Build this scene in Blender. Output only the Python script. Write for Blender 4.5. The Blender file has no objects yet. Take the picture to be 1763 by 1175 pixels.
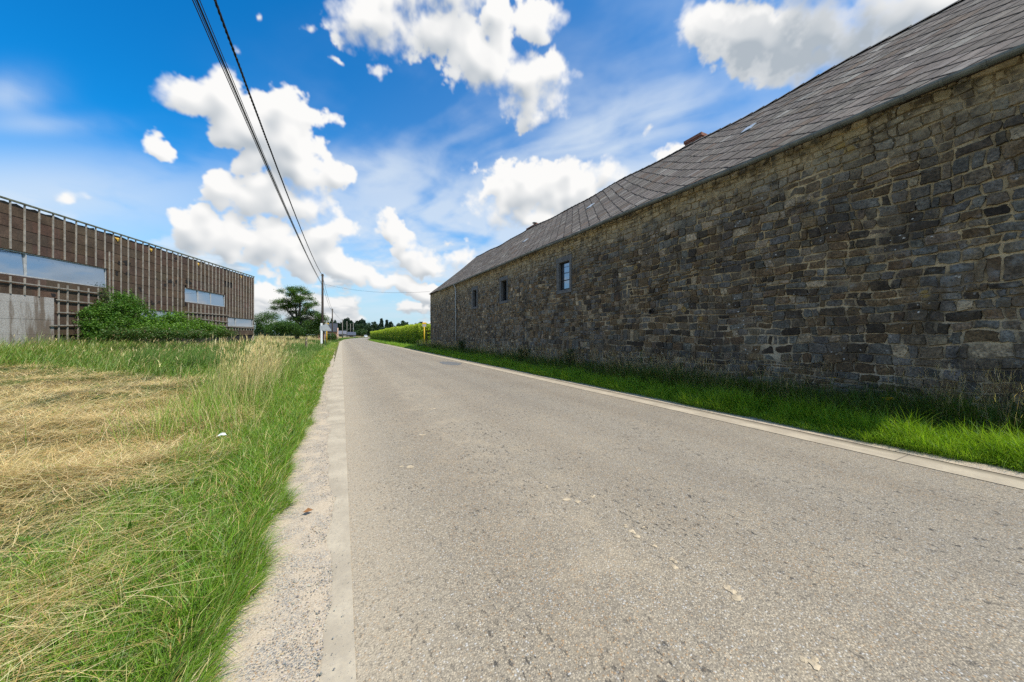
SUN_STRENGTH = 3.3
SKY_STRENGTH = .125
EXPOSURE = .72
SKY_TINT = (.06, .80, 1.02)
CLOUD_WHITE = (4.75, 4.72, 4.65)
CLOUD_GREY = (2.15, 2.42, 2.7)
CLOUD_VEIL = (3.5, 3.95, 4.45)
CLOUD_AIR = (2.9, 3.55, 4.1)
import bpy, bmesh, math, random
import numpy as np
from mathutils import Vector

random.seed(7)
RNG = np.random.default_rng(11)
scene = bpy.context.scene
COL = scene.collection
R_ = math.radians

# ------------------------------------------------------------------ site survey
# The camera stands on the left edge of the road; the road runs along +Y.
EYE = 1.55
YAW = math.atan(0.5)
FWD = np.array([math.sin(YAW), math.cos(YAW), 0.0])
RGT = np.array([math.cos(YAW), -math.sin(YAW), 0.0])
FPX = 1763 / 3.0


def bearing(px, py):
    """direction in the world towards a surveyed bearing (photo pixel)"""
    return FWD + RGT * ((px - 881.5) / FPX) + np.array([0, 0, (577.0 - py) / FPX])


def at_depth(px, py, depth):
    p = bearing(px, py) * depth
    return np.array([p[0], p[1], p[2] + EYE])


def on_x(px, py, x):
    d = bearing(px, py)
    k = x / d[0]
    return d[1] * k, d[2] * k + EYE          # (Y, z)


def on_ground(px, py, z=0.0):
    d = bearing(px, py)
    k = (z - EYE) / d[2]
    return d[0] * k, d[1] * k


# ------------------------------------------------------------------ noise
def _hash(ix, iy, seed):
    h = (ix * 374761393 + iy * 668265263 + seed * 144269504) & 0xFFFFFFFF
    h = ((h ^ (h >> 13)) * 1274126177) & 0xFFFFFFFF
    return (h ^ (h >> 16)) / 4294967296.0


def vnoise(x, y, seed=0):
    x = np.asarray(x, float); y = np.asarray(y, float)
    ix = np.floor(x).astype(np.int64); iy = np.floor(y).astype(np.int64)
    fx = x - ix; fy = y - iy
    fx = fx * fx * (3 - 2 * fx); fy = fy * fy * (3 - 2 * fy)
    a = _hash(ix, iy, seed); b = _hash(ix + 1, iy, seed)
    c = _hash(ix, iy + 1, seed); d = _hash(ix + 1, iy + 1, seed)
    return (a + (b - a) * fx) * (1 - fy) + (c + (d - c) * fx) * fy


def fbm(x, y, seed=0, oct=4):
    s = 0; a = .5; t = 0
    for o in range(oct):
        s = s + a * vnoise(np.asarray(x) * 2 ** o, np.asarray(y) * 2 ** o, seed + o * 17)
        t += a; a *= .5
    return s / t


def ss(t):
    t = np.clip(t, 0, 1)
    return t * t * (3 - 2 * t)


# ------------------------------------------------------------------ mesh helpers
BASE = {}


def np_mesh(name, V, F, col=None, smooth=False):
    V = np.asarray(V, np.float32); F = np.asarray(F, np.int32)
    k = F.shape[1]
    me = bpy.data.meshes.new(name)
    me.vertices.add(len(V)); me.vertices.foreach_set('co', V.ravel())
    me.loops.add(F.size); me.loops.foreach_set('vertex_index', F.ravel())
    me.polygons.add(len(F)); me.polygons.foreach_set('loop_start', np.arange(0, F.size, k, dtype=np.int32))
    me.update(calc_edges=True)
    me.polygons.foreach_set('use_smooth', np.full(len(F), bool(smooth)))
    if col is not None:
        at = me.attributes.new('tint', 'FLOAT_COLOR', 'POINT')
        c4 = np.ones((len(V), 4), np.float32); c4[:, :3] = col
        at.data.foreach_set('color', c4.ravel())
    return me


class MB:
    """collects shapes into ONE mesh"""

    def __init__(self):
        self.v = []; self.f = []; self.c = []; self.tint = (1, 1, 1)

    def add(self, vs, fs):
        n = len(self.v)
        self.v += [tuple(map(float, p)) for p in vs]
        self.c += [self.tint] * len(vs)
        self.f += [tuple(i + n for i in f) for f in fs]
        return self

    def box(self, x0, x1, y0, y1, z0, z1):
        return self.hexa([(x0, y0, z0), (x1, y0, z0), (x1, y1, z0), (x0, y1, z0),
                          (x0, y0, z1), (x1, y0, z1), (x1, y1, z1), (x0, y1, z1)])

    def hexa(self, p):
        return self.add(p, [(3, 2, 1, 0), (4, 5, 6, 7), (0, 1, 5, 4), (1, 2, 6, 5), (2, 3, 7, 6), (3, 0, 4, 7)])

    def obox(self, o, u, v, w, a, b, c):
        """box from origin o spanned by unit axes u,v,w with ranges a,b,c"""
        o = np.array(o, float); u = np.array(u, float); v = np.array(v, float); w = np.array(w, float)
        P = [o + u * a[i] + v * b[j] + w * c[k] for (i, j, k) in
             ((0, 0, 0), (1, 0, 0), (1, 1, 0), (0, 1, 0), (0, 0, 1), (1, 0, 1), (1, 1, 1), (0, 1, 1))]
        return self.hexa(P)

    def tube(self, pts, rad, n=8, caps=True):
        pts = [np.array(p, float) for p in pts]
        if not hasattr(rad, '__len__'):
            rad = [rad] * len(pts)
        vs = []; fs = []
        prev = None
        for i, p in enumerate(pts):
            d = (pts[min(i + 1, len(pts) - 1)] - pts[max(i - 1, 0)])
            d = d / (np.linalg.norm(d) + 1e-9)
            ref = prev if prev is not None else (np.array([1., 0, 0]) if abs(d[2]) > .9 else np.array([0, 0, 1.]))
            a = ref - d * ref.dot(d); a /= np.linalg.norm(a) + 1e-9
            b = np.cross(d, a); prev = a
            for k in range(n):
                t = 2 * math.pi * k / n
                vs.append(p + (a * math.cos(t) + b * math.sin(t)) * rad[i])
        for i in range(len(pts) - 1):
            for k in range(n):
                k2 = (k + 1) % n
                fs.append((i * n + k, i * n + k2, (i + 1) * n + k2, (i + 1) * n + k))
        if caps:
            fs.append(tuple(range(n - 1, -1, -1)))
            m = (len(pts) - 1) * n
            fs.append(tuple(m + k for k in range(n)))
        return self.add(vs, fs)

    def prism(self, poly, axis, lo, hi):
        """polygon of 2D points extruded along a unit axis 'x' or 'y' or 'z'"""
        def P(a, b, h):
            return {'x': (h, a, b), 'y': (a, h, b), 'z': (a, b, h)}[axis]
        n = len(poly)
        vs = [P(a, b, lo) for a, b in poly] + [P(a, b, hi) for a, b in poly]
        fs = [tuple(range(n - 1, -1, -1)), tuple(range(n, 2 * n))]
        fs += [(i, (i + 1) % n, n + (i + 1) % n, n + i) for i in range(n)]
        return self.add(vs, fs)

    def mesh(self, name, base=(0, 0, 0), smooth=False):
        me = bpy.data.meshes.new(name)
        b = np.array(base, float)
        me.from_pydata([tuple(np.array(p) - b) for p in self.v], [], self.f)
        bm = bmesh.new(); bm.from_mesh(me)
        bmesh.ops.recalc_face_normals(bm, faces=bm.faces)
        bm.to_mesh(me); bm.free()
        if any(c != (1, 1, 1) for c in self.c):
            at = me.attributes.new('tint', 'FLOAT_COLOR', 'POINT')
            c4 = np.ones((len(self.v), 4), np.float32); c4[:, :3] = np.array(self.c)
            at.data.foreach_set('color', c4.ravel())
        if smooth:
            for p in me.polygons:
                p.use_smooth = True
        return me


def wbase(o):
    return BASE.get(o.name, np.zeros(3))


def tag(o, label=None, cat=None, group=None, kind=None):
    if label: o['label'] = label
    if cat: o['category'] = cat
    if group: o['group'] = group
    if kind: o['kind'] = kind
    return o


def obj(name, data, mat, parent=None, smooth=False, bevel=0, at=None):
    """ONE mesh object from a builder (world coordinates) or a ready mesh"""
    pb = wbase(parent) if parent else np.zeros(3)
    if isinstance(data, MB):
        if at is None and parent is None and len(data.v):
            a = np.array(data.v); lo = a.min(0); hi = a.max(0)
            at = ((lo[0] + hi[0]) / 2, (lo[1] + hi[1]) / 2, lo[2])
        b = np.array(at, float) if at is not None else pb
        me = data.mesh(name, b, smooth)
    else:
        me = data
        b = pb
        if parent is not None and np.any(pb != 0):
            co = np.empty(len(me.vertices) * 3, np.float32)
            me.vertices.foreach_get('co', co)
            co = co.reshape(-1, 3) - pb.astype(np.float32)
            me.vertices.foreach_set('co', co.ravel()); me.update()
    if mat is not None:
        me.materials.append(mat)
    o = bpy.data.objects.new(name, me); COL.objects.link(o)
    o.location = tuple(b - pb)
    if parent:
        o.parent = parent
    BASE[o.name] = b
    if bevel:
        m = o.modifiers.new('bevel', 'BEVEL'); m.width = bevel; m.segments = 2; m.limit_method = 'ANGLE'
    return o


def thing(name, loc, label, cat, group=None):
    o = bpy.data.objects.new(name, None); COL.objects.link(o)
    o.location = tuple(float(c) for c in loc); o.empty_display_size = .3
    BASE[o.name] = np.array(loc, float)
    return tag(o, label, cat, group)


def copy_tree(o, parent=None):
    c = o.copy(); COL.objects.link(c)
    if parent is not None:
        c.parent = parent
    for ch in [x for x in bpy.data.objects if x.parent == o]:
        copy_tree(ch, c)
    return c


# ------------------------------------------------------------------ node helpers
class NT:
    def __init__(self, tree):
        self.t = tree

    def n(self, typ, ins=None, **props):
        nd = self.t.nodes.new(typ)
        for k, v in props.items():
            setattr(nd, k, v)
        for k, v in (ins or {}).items():
            s = nd.inputs[k]
            if isinstance(v, bpy.types.NodeSocket):
                self.t.links.new(v, s)
            else:
                if s.type == 'RGBA' and len(v) == 3:
                    v = (*v, 1)
                s.default_value = v
        return nd

    def m(self, op, a, b=None, c=None, clamp=False):
        ins = {0: a}
        if b is not None: ins[1] = b
        if c is not None: ins[2] = c
        return self.n('ShaderNodeMath', ins, operation=op, use_clamp=clamp).outputs[0]

    def vm(self, op, a, b=None):
        ins = {0: a}
        if b is not None: ins[1] = b
        nd = self.n('ShaderNodeVectorMath', ins, operation=op)
        return nd.outputs['Value'] if op in ('LENGTH', 'DOT_PRODUCT', 'DISTANCE') else nd.outputs[0]

    def noise(self, vec, scale, detail=4, rough=.55, dist=0.0):
        return self.n('ShaderNodeTexNoise', {'Vector': vec, 'Scale': scale, 'Detail': detail, 'Roughness': rough,
                                             'Distortion': dist}).outputs[0]

    def noisec(self, vec, scale, detail=3):
        return self.n('ShaderNodeTexNoise', {'Vector': vec, 'Scale': scale, 'Detail': detail}).outputs[1]

    def vor(self, vec, scale, feature='F1', out='Distance', rnd=1.0):
        return self.n('ShaderNodeTexVoronoi', {'Vector': vec, 'Scale': scale, 'Randomness': rnd}, feature=feature).outputs[out]

    def ramp(self, fac, lo, hi, a=0.0, b=1.0):
        return self.n('ShaderNodeMapRange', {0: fac, 1: lo, 2: hi, 3: a, 4: b}, interpolation_type='SMOOTHSTEP').outputs[0]

    def mix(self, fac, a, b, blend='MIX'):
        nd = self.n('ShaderNodeMix', data_type='RGBA', blend_type=blend)
        for i, v in ((0, fac), (6, a), (7, b)):
            s = nd.inputs[i]
            if isinstance(v, bpy.types.NodeSocket):
                self.t.links.new(v, s)
            else:
                s.default_value = (*v, 1) if (i and len(v) == 3) else v
        return nd.outputs[2]

    def scale(self, vec, s):
        return self.n('ShaderNodeMapping', {0: vec, 3: s}).outputs[0]

    def pos(self):
        return self.n('ShaderNodeNewGeometry').outputs['Position']

    def attr(self, name='tint'):
        return self.n('ShaderNodeAttribute', attribute_name=name).outputs['Color']

    def bump(self, h, strength=.5, dist=.01, normal=None):
        ins = {'Height': h, 'Strength': strength, 'Distance': dist}
        if normal is not None: ins['Normal'] = normal
        return self.n('ShaderNodeBump', ins).outputs[0]


def mat(name):
    m = bpy.data.materials.new(name); m.use_nodes = True
    m.node_tree.nodes.clear()
    return m, NT(m.node_tree)


def finish(N, color, rough=.8, spec=.3, normal=None, metallic=0.0, extra=None):
    ins = {'Base Color': color, 'Roughness': rough, 'Specular IOR Level': spec, 'Metallic': metallic}
    if normal is not None: ins['Normal'] = normal
    b = N.n('ShaderNodeBsdfPrincipled', ins)
    for k, v in (extra or {}).items():
        b.inputs[k].default_value = v
    N.n('ShaderNodeOutputMaterial', {0: b.outputs[0]})
    return b


def simple(name, c, rough=.7, var=.25, scale=6, bump=.0, bscale=40, spec=.3, metallic=0.0, use_tint=False):
    m, N = mat(name)
    p = N.pos()
    f = N.noise(p, scale, 5)
    c1 = tuple(x * (1 - var) for x in c); c2 = tuple(min(1, x * (1 + var)) for x in c)
    col = N.mix(N.ramp(f, .3, .7), c1, c2)
    if use_tint:
        col = N.mix(1.0, col, N.attr(), 'MULTIPLY')
    nr = N.bump(N.noise(p, bscale, 4), bump, .01) if bump else None
    finish(N, col, rough, spec, nr, metallic)
    return m


def leafmat(name, trans=.35, rough=.5, spec=.3, tr_tint=(1.15, 1.2, .5)):
    """leaves and blades: colour comes per leaf from the mesh"""
    m, N = mat(name)
    c = N.attr()
    p = N.n('ShaderNodeBsdfPrincipled', {'Base Color': c, 'Roughness': rough, 'Specular IOR Level': spec})
    tc = N.mix(1.0, c, tr_tint, 'MULTIPLY')
    t = N.n('ShaderNodeBsdfTranslucent', {0: tc})
    mx = N.n('ShaderNodeMixShader', {0: trans, 1: p.outputs[0], 2: t.outputs[0]})
    N.n('ShaderNodeOutputMaterial', {0: mx.outputs[0]})
    return m


# ------------------------------------------------------------------ leaves, blades, trees
def leaves(P, size, col, aspect=1.7, flat=0.0, rng=RNG):
    """rhombic leaves at P; flat 0..1 turns them towards the horizontal"""
    n = len(P)
    d = rng.normal(size=(n, 3)); d /= np.linalg.norm(d, axis=1)[:, None]
    nr = rng.normal(size=(n, 3)); nr[:, 2] = np.abs(nr[:, 2]) + flat * 3
    nr /= np.linalg.norm(nr, axis=1)[:, None]
    a = np.cross(nr, d); a /= np.linalg.norm(a, axis=1)[:, None] + 1e-9
    b = np.cross(nr, a)
    L = (size * rng.uniform(.6, 1.35, n))[:, None]
    W = L / aspect
    fold = nr * L * .12
    V = np.stack([P - a * L * .5, P + b * W * .5 + fold - a * L * .05, P + a * L * .5, P - b * W * .5 + fold - a * L * .05], 1)
    F = np.arange(n * 4).reshape(n, 4)
    return V.reshape(-1, 3), F, np.repeat(col, 4, 0)


def blades(P, L, W, az, lean, bend, col, seg=3, tipcol=None, twist=None, curl=None):
    """curved tapering blades; lean = start angle from the vertical, bend = added angle at the tip"""
    n = len(P)
    h = np.stack([np.cos(az), np.sin(az), np.zeros(n)], 1)
    ta = az + np.pi / 2 + (RNG.uniform(-.9, .9, n) if twist is None else twist)
    side = np.stack([np.cos(ta), np.sin(ta), np.zeros(n)], 1)
    rings = []; c = P.copy(); tip = None
    cols = []
    for i in range(seg + 1):
        t = i / seg
        w = (W * (1 - t ** 1.8) * .5)[:, None]
        cc = col if tipcol is None else col + (tipcol - col) * (t ** 1.5)
        if i < seg:
            rings += [c - side * w, c + side * w]; cols += [cc, cc]
            th = lean + bend * (t + .5 / seg)
            if curl is not None:
                ac = az + curl * (t + .5 / seg); h = np.stack([np.cos(ac), np.sin(ac), np.zeros(n)], 1)
            st = (L / seg)[:, None]
            c = c + (h * np.sin(th)[:, None] + np.array([0, 0, 1.]) * np.cos(th)[:, None]) * st
        else:
            rings.append(c); cols.append(cc)
    m = len(rings)
    V = np.stack(rings, 1).reshape(-1, 3); C = np.stack(cols, 1).reshape(-1, 3)
    tri = []
    for i in range(seg - 1):
        a = 2 * i
        tri += [(a, a + 1, a + 3), (a, a + 3, a + 2)]
    a = 2 * (seg - 1)
    tri.append((a, a + 1, a + 2))
    tri = np.array(tri)
    F = (np.arange(n)[:, None, None] * m + tri[None]).reshape(-1, 3)
    return V, F, C, c


def merge(parts):
    Vs, Fs, Cs = [], [], []; o = 0
    for V, F, C in parts:
        Vs.append(V); Fs.append(F + o); Cs.append(C); o += len(V)
    return np.concatenate(Vs), np.concatenate(Fs), np.concatenate(Cs)


def jit(base, n, amt=.25, rng=RNG, hue=.35):
    base = np.array(base, float)
    k = rng.uniform(1 - amt, 1 + amt, (n, 1))
    return np.clip(base * k * rng.uniform(1 - amt * hue, 1 + amt * hue, (n, 3)), 0, 1)


def palette(cols, wts, n, amt=.2, rng=RNG, hue=.35):
    i = rng.choice(len(cols), n, p=np.array(wts) / sum(wts))
    return jit(np.array(cols, float)[i], n, amt, rng, hue)


def blob_points(c, r, n, shell=.5, rng=RNG):
    d = rng.normal(size=(n, 3)); d /= np.linalg.norm(d, axis=1)[:, None]
    k = rng.uniform(0, 1, n) ** shell
    return np.array(c) + d * k[:, None] * np.array(r)
# ------------------------------------------------------------------ camera, sun, sky
cam_d = bpy.data.cameras.new('camera')
cam_d.sensor_width = 36; cam_d.lens = 12.0; cam_d.clip_end = 6000; cam_d.clip_start = .05
cam_d.shift_y = -10.5 / 1763
cam = bpy.data.objects.new('camera', cam_d); COL.objects.link(cam)
cam.location = (0, 0, EYE); cam.rotation_euler = (math.pi / 2, 0, -YAW)
scene.camera = cam

SUN_EL = R_(56.5)
SUN_AZ = math.atan2(.53, -.848)           # clockwise from +Y: behind the camera, to the right
sun_dir = Vector((math.sin(SUN_AZ) * math.cos(SUN_EL), math.cos(SUN_AZ) * math.cos(SUN_EL), math.sin(SUN_EL)))
sd = bpy.data.lights.new('sun', 'SUN'); sd.energy = SUN_STRENGTH; sd.angle = R_(.53); sd.color = (1, .955, .88)
sun = bpy.data.objects.new('sun', sd); COL.objects.link(sun)
sun.rotation_euler = (-sun_dir).to_track_quat('-Z', 'Y').to_euler()
sun.location = sun_dir * 60

vs = scene.view_settings
scene.display_settings.display_device = 'sRGB'
vs.view_transform = 'Standard'; vs.look = 'None'; vs.gamma = 1; vs.exposure = EXPOSURE
try: vs.use_curve_mapping = False
except Exception: pass
scene.cycles.max_bounces = 6; scene.cycles.diffuse_bounces = 3; scene.cycles.glossy_bounces = 3
scene.cycles.transmission_bounces = 4; scene.cycles.transparent_max_bounces = 8
scene.cycles.use_denoising = False
scene.cycles.sample_clamp_indirect = 6

w = bpy.data.worlds.new('World'); scene.world = w; w.use_nodes = True
w.node_tree.nodes.clear()
N = NT(w.node_tree)
sky = N.n('ShaderNodeTexSky', sky_type='NISHITA', sun_disc=False, sun_elevation=SUN_EL, sun_rotation=SUN_AZ,
          air_density=1.0, dust_density=.6, ozone_density=2.2)
Dir = N.n('ShaderNodeTexCoord').outputs['Generated']
Dn = N.vm('NORMALIZE', Dir)
fz = N.vm('DOT_PRODUCT', Dn, tuple(FWD)); fx = N.vm('DOT_PRODUCT', Dn, tuple(RGT))
up = N.n('ShaderNodeSeparateXYZ', {0: Dn}).outputs[2]

def px2uv(x, y): return ((x - 881.5) / FPX, (577 - y) / FPX)


# cumulus banks: x, y, rx, ry, rotation (photo bearings)
CUMULUS = [
    (315, 163, 52, 32, 15), (378, 158, 48, 44, 0), (478, 183, 52, 42, 20), (430, 215, 85, 52, 25), (525, 238, 66, 50, 40),
    (575, 296, 52, 36, 30), (500, 285, 70, 48, 20), (440, 270, 45, 45, 0), (400, 225, 40, 30, 30),
    (375, 318, 44, 32, 20), (430, 345, 80, 42, 25), (515, 355, 52, 48, 0), (560, 400, 52, 36, 0), (470, 325, 60, 30, 10),
    (328, 406, 46, 36, 0), (392, 412, 46, 34, 0), (345, 380, 30, 22, 0), (460, 425, 60, 36, 0), (525, 432, 66, 42, 10),
    (590, 452, 58, 30, 20), (645, 478, 46, 18, 10), (700, 492, 52, 14, 5),
    (285, 248, 32, 19, 30), (130, 350, 34, 27, 20),
    (640, 20, 75, 62, 0), (720, 55, 105, 62, 15), (820, 92, 112, 68, 25), (905, 135, 92, 66, 20), (935, 20, 52, 50, 0),
    (910, 188, 58, 30, -10), (850, 18, 36, 40, 0), (760, -25, 120, 50, 0), (960, 110, 34, 40, 0),
    (1232, 52, 75, 62, 10), (1310, 60, 115, 92, 10), (1430, 60, 190, 105, -5), (1560, 5, 160, 80, -20), (1390, -60, 250, 90, 0),
    (1116, 210, 24, 27, 10), (656, 134, 22, 17, 20), (880, 322, 66, 44, 0), (965, 325, 72, 44, 0), (965, 285, 24, 18, 0),
    (1045, 308, 78, 32, -5), (925, 365, 90, 36, 0), (1180, 260, 40, 22, 0),
    (672, 397, 32, 17, 25), (705, 415, 46, 20, 25), (745, 445, 50, 24, 15), (785, 452, 36, 22, 0), (715, 440, 40, 22, 0),
    (455, 500, 40, 22, 10), (470, 490, 30, 20, 0), (785, 410, 16, 11, 0),
    (625, 470, 40, 22, 20), (690, 492, 60, 18, 10), (735, 500, 40, 20, 0),
    (445, 25, 10, 11, 0), (535, 45, 15, 10, 20), (588, 77, 9, 8, 0), (580, 113, 14, 8, 40), (417, 84, 11, 20, 20),
    # other quarters of the sky
    (2100, -500, 400, 260, 0), (-500, 100, 300, 130, 10), (2300, 300, 300, 120, 0),
]


# --- the cloud layer is computed here, as a map of directions (bearing x elevation) above the horizon
def h3(ix, iy, iz, seed):
    return _hash(ix + iz * 1013, iy - iz * 7919, seed + 5)


def vnoise3(p, seed):
    i = np.floor(p).astype(np.int64); f = p - i; f = f * f * f * (f * (f * 6 - 15) + 10)
    r = 0
    for dx in (0, 1):
        wx = f[..., 0] if dx else 1 - f[..., 0]
        for dy in (0, 1):
            wy = f[..., 1] if dy else 1 - f[..., 1]
            for dz in (0, 1):
                wz = f[..., 2] if dz else 1 - f[..., 2]
                r = r + h3(i[..., 0] + dx, i[..., 1] + dy, i[..., 2] + dz, seed) * (wx * wy * wz)
    return r


def fbm3(p, oct, seed, gain=.55):
    s = 0; a = 1; t = 0
    for o in range(oct):
        s = s + a * vnoise3(p * 2.03 ** o + o * 3.7, seed + o); t += a; a *= gain
    return s / t


def worley3(p, seed):
    i = np.floor(p).astype(np.int64); f = p - i
    acc_ = np.zeros(p.shape[:-1])
    for dx in (-1, 0, 1):
        for dy in (-1, 0, 1):
            for dz in (-1, 0, 1):
                a, b, c_ = i[..., 0] + dx, i[..., 1] + dy, i[..., 2] + dz
                q = (dx + h3(a, b, c_, seed) - f[..., 0]) ** 2 + (dy + h3(a, b, c_, seed + 1) - f[..., 1]) ** 2 + (dz + h3(a, b, c_, seed + 2) - f[..., 2]) ** 2
                acc_ += np.exp(-12 * np.sqrt(q))
    return -np.log(acc_ + 1e-9) / 12


SKW, SKH = 3600, 900                     # a tenth of a degree
az_ = (np.arange(SKW) + .5) / SKW * 2 * np.pi - np.pi
el_ = (np.arange(SKH) + .5) / SKH * np.pi / 2
FA = slice(1800 - 760, 1800 + 760); FE = slice(0, 660)
A_, E_ = np.meshgrid(az_[FA], el_[FE])
dirs = np.stack([np.sin(A_) * np.cos(E_), np.cos(A_) * np.cos(E_), np.sin(E_)], -1)    # right, ahead, up
den = np.maximum(dirs[..., 1], .12)
u_ = dirs[..., 0] / den; v_ = dirs[..., 2] / den
W1 = np.stack([fbm3(dirs * 9 + 11, 4, 21) - .5, fbm3(dirs * 9 + 47, 4, 22) - .5], -1)
W2 = np.stack([fbm3(dirs * 30 + 5, 4, 23) - .5, fbm3(dirs * 30 + 31, 4, 24) - .5], -1)
uu = u_ + W1[..., 0] * .13 + W2[..., 0] * .06
vv = v_ + W1[..., 1] * .11 + W2[..., 1] * .055
Kmax = 13.0; accE = np.zeros_like(u_); accS = np.zeros_like(u_)
for (x, y, rx, ry, rot) in CUMULUS:
    cu, cv = px2uv(x, y); t = R_(-rot)
    a = uu - cu; b = vv - cv
    X = (a * math.cos(t) + b * math.sin(t)) / (rx / FPX * 1.0); Y = (-a * math.sin(t) + b * math.cos(t)) / (ry / FPX * 1.0)
    small = .46 * max(0.0, 1 - min(rx, ry) / 36)
    e_ = np.exp(Kmax * np.maximum(1 - np.sqrt(X * X + Y * Y), -1.5))
    if max(rx, ry) < 30: accS += e_
    else: accE += e_
mask = np.log(accE + 1e-9) / Kmax; maskS = np.log(accS + 1e-9) / Kmax
near = (mask > -1.0) | (maskS > -1.0)
fb = np.zeros_like(mask); bl = np.zeros_like(mask)
dn = dirs[near]
fb[near] = fbm3(dn * 16 + 3, 6, 31, .58) - .5
bl[near] = (.42 - worley3(dn * 17, 41)) * .55 + (.42 - worley3(dn * 41, 51)) * .32 + (.42 - worley3(dn * 95, 61)) * .16
fine_ = np.zeros_like(mask); fine_[near] = fbm3(dn * 55 + 9, 5, 37, .6) - .5
DENS = np.where(near, mask + bl * .85 + fb * 1.15 + fine_ * .35, -1.0)


def shift(a, dx, dy):
    """a sampled dx pixels to the right and dy pixels up"""
    return np.roll(np.roll(a, -int(dx), 1), -int(dy), 0)


softw = .26 + .55 * ss((fbm3(dirs * 7 + 2, 3, 39) - .42) / .22)
soft = ss((DENS + .10) / softw)
alpha = soft ** .85
DS = np.where(near, maskS - .30 + fb * 1.9 + fine_ * 1.0 + bl * .6, -1.0)
alphaS = ss((DS + .12) / .85) * .92 * ss((maskS + .45) / .4)


def blur(a, r):
    for ax in (0, 1):
        for _ in range(2):
            c_ = np.cumsum(np.pad(a, [(r + 1, r) if k == ax else (0, 0) for k in (0, 1)], mode='edge'), axis=ax)
            a = (np.take(c_, np.arange(2 * r + 1, c_.shape[ax]), ax) - np.take(c_, np.arange(0, c_.shape[ax] - 2 * r - 1), ax)) / (2 * r + 1)
    return a


thickn = blur(np.clip(DENS, 0, 1.1), 4)
tau = np.zeros_like(mask)
for k_ in range(1, 12):                    # light comes from behind, above and a little right
    tau += shift(thickn, 1.1 * k_ * 1.6, 2.6 * k_ * 1.6) / 11
rel = (thickn - shift(thickn, 3, 8)) * .9 + (thickn - shift(thickn, 8, 22)) * .45
bright = np.exp(-tau * 1.7) * .86 + .27 + np.clip(rel, -.55, .35) * .80 + blur(bl, 2) * .30 + fine_ * .08
deep = np.exp(-(((u_ - px2uv(1450, 0)[0]) / .48) ** 2 + ((v_ - px2uv(0, 95)[1]) / .20) ** 2) ** 1.4) * ss((DENS - .18) / .55)
bright = np.clip(bright - deep * .74, 0, 1)
bright = np.where(alphaS > alpha, np.clip(.86 + bl * .4, 0, 1), bright); alpha = np.maximum(alpha, alphaS)

# veil of high cirrus and low far banks over the whole sky
A2, E2 = np.meshgrid(az_[::2], el_[::2])
d2 = np.stack([np.sin(A2) * np.cos(E2), np.cos(A2) * np.cos(E2), np.sin(E2)], -1)
q2 = d2[..., :2] / (d2[..., 2:] + .10)
ca, sa = math.cos(R_(-38)), math.sin(R_(-38))
qx = q2[..., 0] * ca + q2[..., 1] * sa; qy = -q2[..., 0] * sa + q2[..., 1] * ca
warp = fbm(q2[..., 0] * .9, q2[..., 1] * .9, 71, 4)
cir = fbm(qx * .55 + warp * .8, qy * 2.6 + warp * 2.0, 73, 7) * .6 + fbm(qx * 1.6 + warp * 2, qy * 2.2, 79, 6) * .4
frontw = ss((d2[..., 1] - .1) / .2)
dd = np.maximum(d2[..., 1], .1); u2 = d2[..., 0] / dd; v2 = d2[..., 2] / dd


def hang(px, py, rx, ry):
    return np.exp(-(((u2 - px2uv(px, 0)[0]) / rx) ** 2 + ((v2 - px2uv(0, py)[1]) / ry) ** 2))


vw = np.clip(hang(1080, 270, .56, .52) * 1.0 + hang(760, 440, .5, .15) * .7 + hang(60, 335, .60, .13) * .8 + hang(640, 330, .4, .25) * .40 + hang(20, 160, .11, .06) * .75 + hang(90, 215, .22, .03) * .45 + hang(600, 290, .16, .06) * .5, 0, 1) * frontw + (1 - frontw) * .5
mott = fbm(q2[..., 0] * 5 + warp * 3, q2[..., 1] * 5, 77, 5)
veil2 = np.clip(ss((cir * .8 + mott * .2 - .36) / .25) * vw * .95 + vw * .16, 0, 1)
# low banks
lo = fbm3(np.stack([d2[..., 0] * 11, d2[..., 1] * 11, d2[..., 2] * 27], -1), 6, 83, .56)
lob = fbm3(np.stack([d2[..., 0] * 11, d2[..., 1] * 11, d2[..., 2] * 27 + .45], -1), 4, 83, .56)
band = ss((d2[..., 2] - .005) / .03) * (1 - ss((d2[..., 2] - .10) / .16))
lowA = ss((lo - .47 + band * .03) / .13) * band
lowL = np.clip(.62 + (lo - lob) * 3.2, .25, 1)
ge = fbm3(np.stack([q2[..., 0], q2[..., 1], q2[..., 0] * 0], -1) * 1.5, 5, 91)
genA = ss((ge - .5) / .14) * (1 - frontw) * ss((d2[..., 2] - .05) / .2)


def x2(a): return np.repeat(np.repeat(a, 2, 0), 2, 1)


CL = np.zeros((SKH, SKW, 4), np.float32)   # r: cumulus brightness, g: cumulus cover, b: veil, a: low bank cover
br = np.zeros((SKH, SKW)); cv_ = np.zeros((SKH, SKW))
br[FE, FA] = bright; cv_[FE, FA] = alpha * ss((v_ - 0.0) / .03)
gx = x2(genA); lx = x2(lowA); ll = x2(lowL)
cover = cv_ + (1 - cv_) * np.maximum(lx, gx)
mixb = np.where(cover > 1e-4, (br * cv_ + (1 - cv_) * np.where(lx > gx, ll * .9, .9) * np.maximum(lx, gx)) / np.maximum(cover, 1e-4), .8)
CL[..., 0] = mixb; CL[..., 1] = cover; CL[..., 2] = x2(veil2); CL[..., 3] = 1
img = bpy.data.images.new('cloud_cover', SKW, SKH, alpha=False, float_buffer=True)
img.colorspace_settings.name = 'Non-Color'
img.pixels.foreach_set(CL.ravel())
img.update(); img.pack()
ang = N.m('ARCTAN2', fx, fz)
tu = N.m('ADD', N.m('DIVIDE', ang, 2 * math.pi), .5)
tv = N.m('MAXIMUM', N.m('DIVIDE', N.m('ARCSINE', up), math.pi / 2), .0006)
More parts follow.
